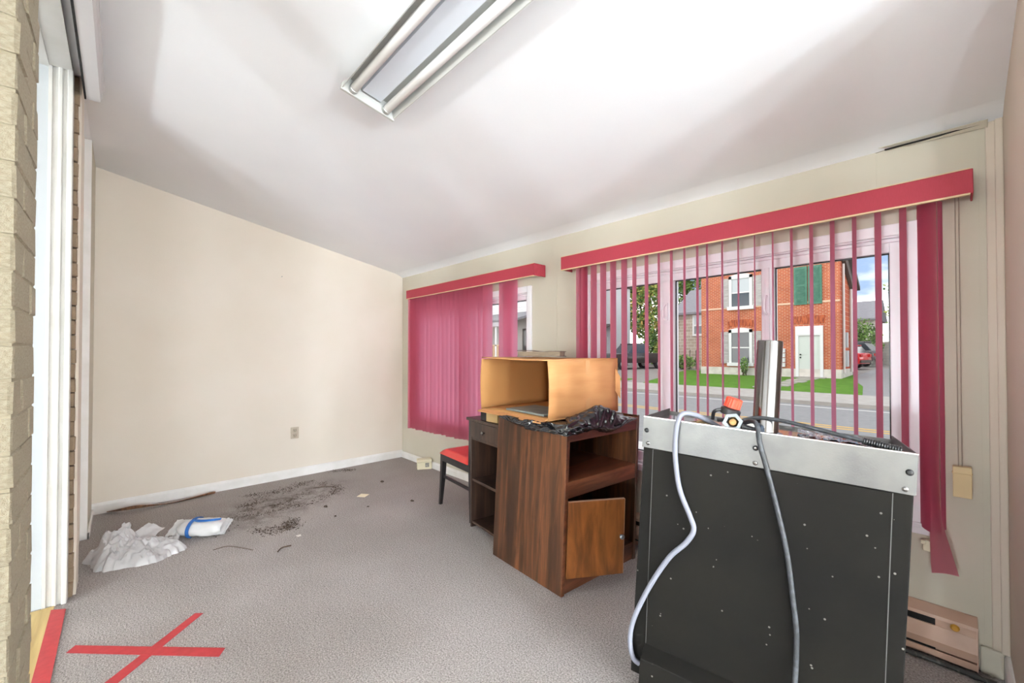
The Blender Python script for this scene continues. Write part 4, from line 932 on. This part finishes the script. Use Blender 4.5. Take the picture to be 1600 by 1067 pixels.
def hwin(x0, x1, z0, z1, split, top_curtain, sash):
    w_ = MB(); f = .14; y_ = HY - .06
    w_.box(x0, x0 + f, y_, HY + .02, z0, z1).box(x1 - f, x1, y_, HY + .02, z0, z1).box(x0 - .07, x1 + .07, y_ - .06, HY, z0 - .02, z0 + .16)
    cx = (x0 + x1) / 2; n_ = 8
    arc = [(x0 + (x1 - x0) * i / n_, z1 + .09 * (1 - (2 * i / n_ - 1) ** 2)) for i in range(n_ + 1)]
    w_.prism([(x0, z1 - .16), (x1, z1 - .16)] + arc[::-1], lambda a, b, d: (a, d, b), y_, HY + .02)
    fr = w_.build('window_frame', M_wpaint, house)
    MB().box(x0 + f, x1 - f, HY - .035, HY - .015, split - .03, split + .03).build('meeting_rail', M_wpaint, fr)
    if sash: MB().box(cx - .02, cx + .02, HY - .03, HY - .015, z0 + .1, z1 - .1).build('glazing_bar', M_wpaint, fr)
    MB().box(x0 + f, x1 - f, HY - .012, HY - .004, split, z1 - .14).build('pane', M_pcurt if top_curtain else M_pane, fr)
    MB().box(x0 + f, x1 - f, HY - .012, HY - .004, z0 + .15, split).build('pane', M_pane, fr)
    for xa, xb in ((x0 - .40, x0 - .02), (x1 + .02, x1 + .42)):
        sh = MB().box(xa, xb, HY - .05, HY - .01, z0 + .12, z1 - .1).build('shutter', M_shutgr, house)
    pa = [(x0 - .05 + (x1 - x0 + .1) * i / n_, z1 + .10 + .10 * (1 - (2 * i / n_ - 1) ** 2)) for i in range(n_ + 1)]
    pb = [(x, z + .36) for x, z in pa]
    MB().prism(pa + pb[::-1], lambda a, b, d: (a, d, b), HY - .015, HY + .01).build('brick_arch', M_arch, house)
hwin(-8.309, -7.16, 3.56, 5.36, 4.45, True, False)
hwin(-8.326, -7.179, .56, 2.48, 1.52, False, False)
for xa, xb in ((-5.32, -4.78), (-4.74, -4.20)):
    so_ = MB().box(xa, xb, HY - .06, HY - .03, 3.57, 5.41).build('green_shutter', M_shutg, house)
    lv = MB()
    for i in range(22):
        if i == 11: continue
        lv.box(xa + .1, xb - .1, HY - .085, HY - .06, 3.68 + i * .076, 3.68 + i * .076 + .035)
    lv.build('louvre', M_shutg, so_)['kind'] = 'stuff'
MB().prism([(-5.35, 2.62), (-4.10, 2.62), (-4.06, 3.0), (-4.7, 3.07), (-5.39, 3.0)], lambda a, b, d: (a, d, b), HY - .015, HY + .01).build('brick_arch', M_arch, house)
ds = MB().box(-5.273, -5.145, HY - .08, HY, .05, 2.53).box(-4.296, -4.174, HY - .08, HY, .05, 2.53).box(-5.145, -4.296, HY - .08, HY, 2.06, 2.53)
ds.prism([(-5.2, 2.10), (-4.25, 2.10), (-4.72, 2.34)], lambda a, b, d: (a, d, b), HY - .10, HY - .05)
ds.build('door_surround', M_wpaint, house)
fd = MB().box(-5.145, -4.296, HY - .04, HY - .01, .135, 2.05).build('front_door', mat('pale_green_door', (188, 194, 186), .5), house)
for zz in (.25, 1.15):
    MB().box(-5.05, -4.76, HY - .048, HY - .04, zz, zz + .75).box(-4.68, -4.39, HY - .048, HY - .04, zz, zz + .75).build('door_panel', mat('pale_green_door', (188, 194, 186), .5), fd, bevel=.004)
for zz in (1.02, 1.16): MB().lathe([(.03, 0), (.035, .03), (.02, .06)], 10, xf=T(-5.07, HY - .04, zz) @ Matrix.Rotation(R(90), 4, 'X')).build('door_knob', M_dark, fd, smooth=True)
MB().box(-5.4, -4.05, HY - .5, HY - .05, -.05, .10).build('door_step', M_conc, house)
for k in range(4):
    zz = .55 + k * .235
    tag(MB().box(-5.99, -5.70, HY - .14, HY - .001, zz, zz + .19).box(-6.0, -5.69, HY - .16, HY - .001, zz + .15, zz + .2).build('mailbox', M_wpaint, bevel=.008), ['lowest', 'second lowest', 'second highest', 'highest'][k] + ' of the white mailboxes on the brick house', 'mailbox', 'mailboxes on the brick house')
MB().tube([(HX1 + .06, HY + .5, 5.4), (HX1 + .06, HY + .5, .3)], .05, 8).tube([(HX1 + .08, HY + 2.4, 4.4), (HX1 + .08, HY + 2.4, .3)], .06, 8).build('downpipe', mat('pipe_grey', (200, 192, 186), .5), house, smooth=True)
MB().box(HX1, HX1 + .16, HY + .7, HY + 1.0, 1.5, 2.2).box(HX1, HX1 + .18, HY + .6, HY + 1.0, .6, 1.35).build('meter_box', mat('meter_grey', (176, 178, 178), .5), house)
sh_ = MB(); rr = random.Random(5)
def leaves(m, n_, c0, rad, size, shell=.35, mats=1):
    for _ in range(n_):
        while True:
            d = Vector((rr.uniform(-1, 1), rr.uniform(-1, 1), rr.uniform(-1, 1)))
            if shell < d.length <= 1: break
        lump = 1 + .25 * noise.noise(d * 2.3 + Vector(c0) * .3)
        p = Vector((c0[0] + d.x * rad[0] * lump, c0[1] + d.y * rad[1] * lump, c0[2] + d.z * rad[2] * lump))
        a = Vector((rr.uniform(-1, 1), rr.uniform(-1, 1), rr.uniform(-1, 1))).normalized(); b = a.orthogonal().normalized()
        s_ = size * rr.uniform(.6, 1.4)
        m.add([p - a * s_, p + b * s_ * .5, p + a * s_, p - b * s_ * .5], [(0, 1, 2, 3)], rr.randrange(mats))
def leafm(name, c1, c2): return mat(name, c1, .7, col2=c2, nscale=1.2, lo=.4, hi=.6, spec=.2)
G1 = leafm('leaf_mid_green', (104, 138, 66), (134, 164, 88)); G2 = leafm('leaf_yellow_green', (176, 172, 92), (150, 160, 84)); G3 = leafm('leaf_dark_green', (66, 92, 52), (92, 118, 66)); G4 = leafm('leaf_amber', (196, 160, 86), (176, 168, 92))
M_bark = mat('tree_bark', (88, 74, 62), .9, col2=(64, 54, 46), nscale=9)
def tree(name, label, base, th, tr_, crowns, mats, cat='tree', n_=2600, size=.16):
    t = thing(name, label, cat, loc=base)
    b = Vector(base); tk_ = MB().tube([b, b + Vector((.1, 0, th * .5)), b + Vector((0, .1, th))], [tr_, tr_ * .8, tr_ * .5], 9)
    for c0, rad in crowns:
        tk_.tube([b + Vector((0, 0, th * .7)), (b + Vector((0, 0, th)) + Vector(c0)) / 2, Vector(c0)], [tr_ * .45, tr_ * .3, tr_ * .1], 7)
    tk_.build('trunk', M_bark, t, smooth=True)
    m = MB(); tot = sum(r_[0] * r_[2] for _, r_ in crowns)
    for c0, rad in crowns: leaves(m, int(n_ * rad[0] * rad[2] / tot), c0, rad, size, mats=len(mats))
    m.build('foliage', mats, t, recalc=False)['kind'] = 'stuff'
    return t
tree('shade_tree', 'big leafy tree with yellowing leaves behind the parked truck', (-20.4, 37, .25), 4.5, .3, [((-20.6, 37, 6.0), (2.6, 2.2, 3.2)), ((-19.2, 36.5, 8.2), (2.4, 2.0, 2.6)), ((-22.2, 37.5, 8.5), (2.6, 2.0, 2.6)), ((-19.6, 36, 4.0), (1.8, 1.5, 1.6))], [G1, G1, G2, G4, G3], n_=7000, size=.17)
tree('shade_tree', 'tall green tree rising behind the grey roofed stone house', (-18.2, 44, .3), 6, .3, [((-18.2, 44, 9.5), (2.6, 2.5, 2.4)), ((-16.2, 44, 10.8), (2.8, 2.5, 2.2)), ((-20.6, 44, 8), (1.8, 2, 2))], [G1, G3, G1], n_=3800, size=.2)
tree('shade_tree', 'green tree on the right beyond the parked cars', (-1.2, 36, .28), 3.5, .2, [((-1.3, 36, 5.4), (1.6, 1.5, 2.0)), ((-1.9, 36, 3.8), (1.1, 1.2, 1.0)), ((-.6, 36, 7.6), (1.4, 1.5, 1.6))], [G1, G1, G2], n_=2600, size=.13)
def shrub(label, c0, rad, mats, n_, size):
    t = thing('shrub', label, 'shrub', loc=(c0[0], c0[1], c0[2] - rad[2]))
    m = MB(); leaves(m, n_, c0, rad, size, .2, len(mats)); m.build('foliage', mats, t, recalc=False)['kind'] = 'stuff'
    st_ = MB()
    for _ in range(5): st_.tube([(c0[0] + rr.uniform(-.1, .1), c0[1], c0[2] - rad[2] - .05), (c0[0] + rr.uniform(-.6, .6) * rad[0], c0[1] + rr.uniform(-.4, .4) * rad[1], c0[2])], [.03, .01], 5)
    st_.build('stem', M_bark, t)
shrub('rounded green bush behind the red car', (-4.75, 39.7, 2.1), (1.35, .8, 1.6), [G1, G3], 2200, .11)
shrub('dark bushes along the fence behind the truck', (-17.4, 33.2, 1.5), (1.4, .6, 1.4), [G3, G3, G1], 1800, .13)
shrub('bright green bush at the end of the gravel drive', (-16.2, 31.5, 1.2), (.5, .5, 1.0), [G1, G2], 700, .08)
shrub('low weeds in front of the stone house', (-12.6, 27.8, .6), (.9, .5, .5), [G1, G3], 700, .08)
shrub('small plant under the lower window of the brick house', (-7.45, 23.6, .55), (.18, .15, .45), [G3, G1], 160, .07)

# ---- grey roofed stone house behind
M_stone = brick_mat('pale_stone', (178, 166, 150), (160, 148, 134), (198, 190, 176), 1.0, bw=.5, bh=.22, msize=.02)
M_roofg = mat('grey_shingle', (132, 130, 132), .9, col2=(118, 116, 120), nscale=5, stretch=(1, 1, 8))
sh2 = thing('stone_house', 'pale stone house with grey roof behind the brick house', 'house', loc=(-11.5, 31, .1))
MB().box(-14.05, -9.4, 30, 36, .1, 4.05).build('wall', M_stone, sh2)
MB().prism([(29.7, 4.0), (36.3, 4.0), (36.3, 4.15), (33, 6.2), (29.7, 4.15)], lambda a, b, d: (d, a, b), -14.3, -9.2).build('roof', M_roofg, sh2)
w_ = MB().box(-12.85, -12.0, 29.93, 30.0, 2.45, 3.95).build('window_frame', M_wpaint, sh2)
MB().box(-12.72, -12.13, 29.915, 29.94, 2.6, 3.15).build('pane', M_pane, w_); MB().box(-12.72, -12.13, 29.915, 29.94, 3.25, 3.8).build('pane', M_pcurt, w_)
MB().tube([(-14.0, 29.9, 4.0), (-14.0, 29.9, .1)], .05, 7).build('downpipe', M_eave, sh2)
for k in range(4):
    x_ = -13.3 + k * .42
    tag(MB().tube([(x_, 28.6, .1), (x_, 28.6, 1.35)], .025, 6).tube([(x_, 28.6, 1.35), (x_ + .02, 28.6, 1.45)], [.04, .01], 6).build('fence_post', M_eave), ['leftmost', 'second from the left', 'third from the left', 'rightmost'][k] + ' of the thin dark fence posts before the stone house', 'post', 'fence posts by the stone house')
# ---- white houses on the left
M_side = mat('white_siding', (206, 206, 206), .6)
def siding(m, x0, x1, y, z0, z1, st=.16):
    z = z0
    while z < z1:
        m.add([(x0, y - .03, z), (x1, y - .03, z), (x1, y, min(z + st, z1)), (x0, y, min(z + st, z1))], [(0, 1, 2, 3)]); m.add([(x0, y, z), (x1, y, z), (x1, y - .03, z), (x0, y - .03, z)], [(0, 1, 2, 3)]); z += st
ha = thing('white_house', 'narrow white house with dark roof beside the truck', 'house', loc=(-21.8, 31, .1))
m = MB().box(-24, -19.7, 30, 33, .1, 7.0); siding(m, -24, -19.7, 29.99, .3, 7.0); m.build('wall', M_side, ha)
MB().prism([(29.6, 6.9), (33.4, 6.9), (33.4, 7.1), (31.5, 8.6), (29.6, 7.1)], lambda a, b, d: (d, a, b), -24.3, -19.5).build('roof', M_eave, ha)
MB().prism([(28.4, 3.1), (30, 3.6), (30, 3.7), (28.4, 3.25)], lambda a, b, d: (d, a, b), -21.4, -19.4).build('porch_roof', M_eave, ha)
for xx in (-21.3, -19.6): MB().box(xx, xx + .12, 28.5, 28.62, .1, 3.2).build('porch_post', M_wpaint, ha)
f_ = MB().box(-20.9, -20.0, 29.9, 29.98, .2, 2.6).build('window_frame', M_wpaint, ha); MB().box(-20.8, -20.1, 29.88, 29.91, 1.3, 2.5).build('pane', M_pane, f_)
f_ = MB().box(-21.4, -20.7, 29.9, 29.98, 4.6, 6.2).build('window_frame', M_eave, ha); MB().box(-21.3, -20.8, 29.88, 29.91, 4.7, 6.1).build('pane', M_pane, f_)
hb_ = thing('porch_house', 'white sided house with grey porch roof seen past the closed blind', 'house', loc=(-24, 20, 0))
m = MB().box(-32, -19.9, 21.5, 28, .0, 8.5); siding(m, -32, -19.9, 21.49, .3, 8.5, .18); m.build('wall', M_side, hb_)
MB().prism([(18.8, 3.35), (21.5, 4.1), (21.5, 4.25), (18.8, 3.5)], lambda a, b, d: (d, a, b), -32, -19.6).build('porch_roof', M_roofg, hb_)
MB().box(-32, -19.7, 18.8, 18.95, 3.05, 3.38).build('porch_beam', mat('porch_grey', (170, 166, 170), .7), hb_)
for xx in (-27, -24.0, -21.8, -19.9): MB().box(xx, xx + .16, 18.9, 19.06, .2, 3.1).build('porch_post', M_wpaint, hb_)
for xx in (-23.4, -21.6): 
    f_ = MB().box(xx, xx + 1.0, 21.38, 21.46, 1.0, 3.0).build('window_frame', M_eave, hb_); MB().box(xx + .1, xx + .46, 21.36, 21.39, 1.1, 2.9).build('pane', M_pane, f_); MB().box(xx + .54, xx + .9, 21.36, 21.39, 1.1, 2.9).build('pane', M_pane, f_)
M_rail = mat('porch_rail_wood', (206, 176, 140), .7)
MB().box(-32, -19.8, 18.9, 19.0, 1.72, 1.80).box(-32, -19.8, 18.9, 19.0, .9, .97).build('rail', M_rail, hb_)
bl_ = MB().box(-.04, .04, -.04, .04, 0, .78).mesh('baluster', M_rail)
for k in range(30): child('baluster', bl_, hb_, T(-24.2 + k * .15, 18.95, .95))
MB().box(-32, -19.7, 18.8, 21.5, -.1, .88).build('porch_deck', M_rail, hb_)

# ---- vehicles
M_tyre = mat('tyre_rubber', (40, 40, 42), .8); M_rim = mat('wheel_rim', (170, 172, 176), .35, .7)
M_cglass = mat('car_glass', (44, 50, 56), .08, spec=.8); M_lamp = mat('tail_lamp', (170, 30, 30), .25)
def vehicle(name, label, cat, loc, rot, prof, cabin, width, wheels, paint, wr_=.32):
    mx = T(*loc) @ RZ(rot); t = thing(name, label, cat, mtx=mx)
    MB().prism(prof, lambda a, b, d: (a, d, b), -width / 2, width / 2).build('body', paint, t, xf=mx, bevel=.06, smooth=35)
    cm = MB(); w2_ = width / 2
    n_ = len(cabin); vs = []
    for s_ in (-1, 1):
        for a, b in cabin: vs.append((a, s_ * (w2_ - .04 - .16 * (b - cabin[0][1])), b))
    cm.add(vs, [tuple(reversed(range(n_))), tuple(range(n_, 2 * n_))] + [(i, (i + 1) % n_, n_ + (i + 1) % n_, n_ + i) for i in range(n_)])
    cm.build('greenhouse', M_cglass, t, xf=mx, bevel=.03)
    zt_ = max(b for a, b in cabin); xa = min(a for a, b in cabin if b > zt_ - .05); xb = max(a for a, b in cabin if b > zt_ - .05)
    MB().box(xa - .05, xb + .05, -w2_ + .2, w2_ - .2, zt_ - .02, zt_ + .05).build('roof', paint, t, xf=mx, bevel=.02)
    for wx in wheels:
        for s_ in (-1, 1):
            xw = mx @ T(wx, s_ * (w2_ - .12), wr_) @ Matrix.Rotation(R(90), 4, 'X')
            wo = MB().lathe([(wr_ * .6, -.11), (wr_ * .95, -.11), (wr_, -.07), (wr_, .07), (wr_ * .95, .11), (wr_ * .6, .11)], 20, xf=xw).build('wheel', M_tyre, t, smooth=True)
            MB().lathe([(wr_ * .6, -.112), (wr_ * .5, -.125), (.05, -.125)], 14, xf=xw).lathe([(.05, .125), (wr_ * .5, .125), (wr_ * .6, .112)], 14, xf=xw).build('hubcap', M_rim, wo)
    xe = max(a for a, b in prof)
    for s_ in (-1, 1): MB().box(xe - .06, xe + .015, s_ * (w2_ - .18) - .12, s_ * (w2_ - .18) + .12, .72, .9).build('lamp', M_lamp, t, xf=mx)
    MB().box(xe - .03, xe + .05, -w2_ + .08, w2_ - .08, .38, .55).build('bumper', M_eave, t, xf=mx, bevel=.02)
    return t
vehicle('hatchback_car', 'small red car parked behind the brick house corner', 'car', (-5.55, 33.2, .26), -12, [(-2.0, .3), (1.9, .3), (1.98, .6), (1.9, .98), (-1.0, .98), (-1.9, .8), (-2.05, .5)], [(-1.0, .96), (1.85, .96), (1.5, 1.40), (-.3, 1.42)], 1.7, (-1.3, 1.25), mat('red_car_paint', (196, 40, 44), .25, coat=.6))
vehicle('dark_suv', 'dark grey estate car parked beyond the red car', 'car', (-5.7, 37.4, .30), -8, [(-2.2, .35), (2.2, .35), (2.28, .7), (2.2, 1.1), (-1.2, 1.1), (-2.1, .95), (-2.25, .6)], [(-1.2, 1.08), (2.15, 1.08), (1.7, 1.66), (-.3, 1.68)], 1.8, (-1.4, 1.4), mat('dark_car_paint', (70, 62, 66), .3, coat=.5))
vehicle('pickup_truck', 'black pickup truck parked on the gravel drive', 'truck', (-15.9, 27.0, .08), 70, [(-2.4, .45), (2.5, .45), (2.55, .7), (2.5, 1.15), (-1.2, 1.15), (-2.3, 1.08), (-2.5, .75)], [(-1.1, 1.12), (.7, 1.12), (.6, 1.75), (-.5, 1.78)], 1.9, (-1.6, 1.6), mat('black_truck_paint', (52, 48, 48), .3, coat=.5), .39)
# ---- right background
gb = thing('garage', 'low house with grey roof beyond the rounded bush', 'house', loc=(-6.5, 46, .4))
MB().box(-10, -4.5, 46, 52, .4, 4.1).build('wall', M_found, gb)
MB().prism([(45.6, 4.0), (52.4, 4.0), (52.4, 4.15), (49, 5.9), (45.6, 4.15)], lambda a, b, d: (d, a, b), -10.3, -4.2).build('roof', M_roofg, gb)
bwl = thing('block_wall', 'grey concrete block wall beyond the parked cars', 'wall', loc=(-2, 41, .4))
m = MB(); m.hexa([(-4.8, 41, .3), (4, 41, .3), (4, 41.3, .3), (-4.8, 41.3, .3), (-4.8, 41, 1.7), (4, 41, 3.2), (4, 41.3, 3.2), (-4.8, 41.3, 1.7)]); m.build('block_face', brick_mat('grey_block', (186, 182, 176), (174, 170, 164), (158, 154, 150), 1.0, bw=.4, bh=.2, msize=.012), bwl)
m = MB(); m.hexa([(-4.85, 40.95, 1.7), (4, 40.95, 3.2), (4, 41.35, 3.2), (-4.85, 41.35, 1.7), (-4.85, 40.95, 1.82), (4, 40.95, 3.32), (4, 41.35, 3.32), (-4.85, 41.35, 1.82)]); m.build('coping', M_found, bwl)
hc = thing('pale_house', 'pale house partly hidden by the right-hand tree', 'house', loc=(1.5, 48, .4))
MB().box(-2.2, 6, 48, 54, .4, 5.6).build('wall', M_side, hc)
MB().prism([(47.6, 5.5), (54.4, 5.5), (54.4, 5.65), (51, 7.6), (47.6, 5.65)], lambda a, b, d: (d, a, b), -2.5, 6.3).build('roof', M_eave, hc)
f_ = MB().box(-1.4, -.3, 47.93, 48, 2.2, 4.0).build('window_frame', M_wpaint, hc); MB().box(-1.28, -.42, 47.9, 47.94, 2.32, 3.88).build('pane', M_pane, f_)
for k, zz in enumerate((6.55, 6.3)):
    tag(MB().tube([(x_, 20.5 + k * .2, zz + .0012 * (x_ + 2) ** 2) for x_ in range(-26, 22, 4)], .012, 4).build('overhead_wire', M_eave), ['upper', 'lower'][k] + ' of the two wires strung over the street', 'wire')
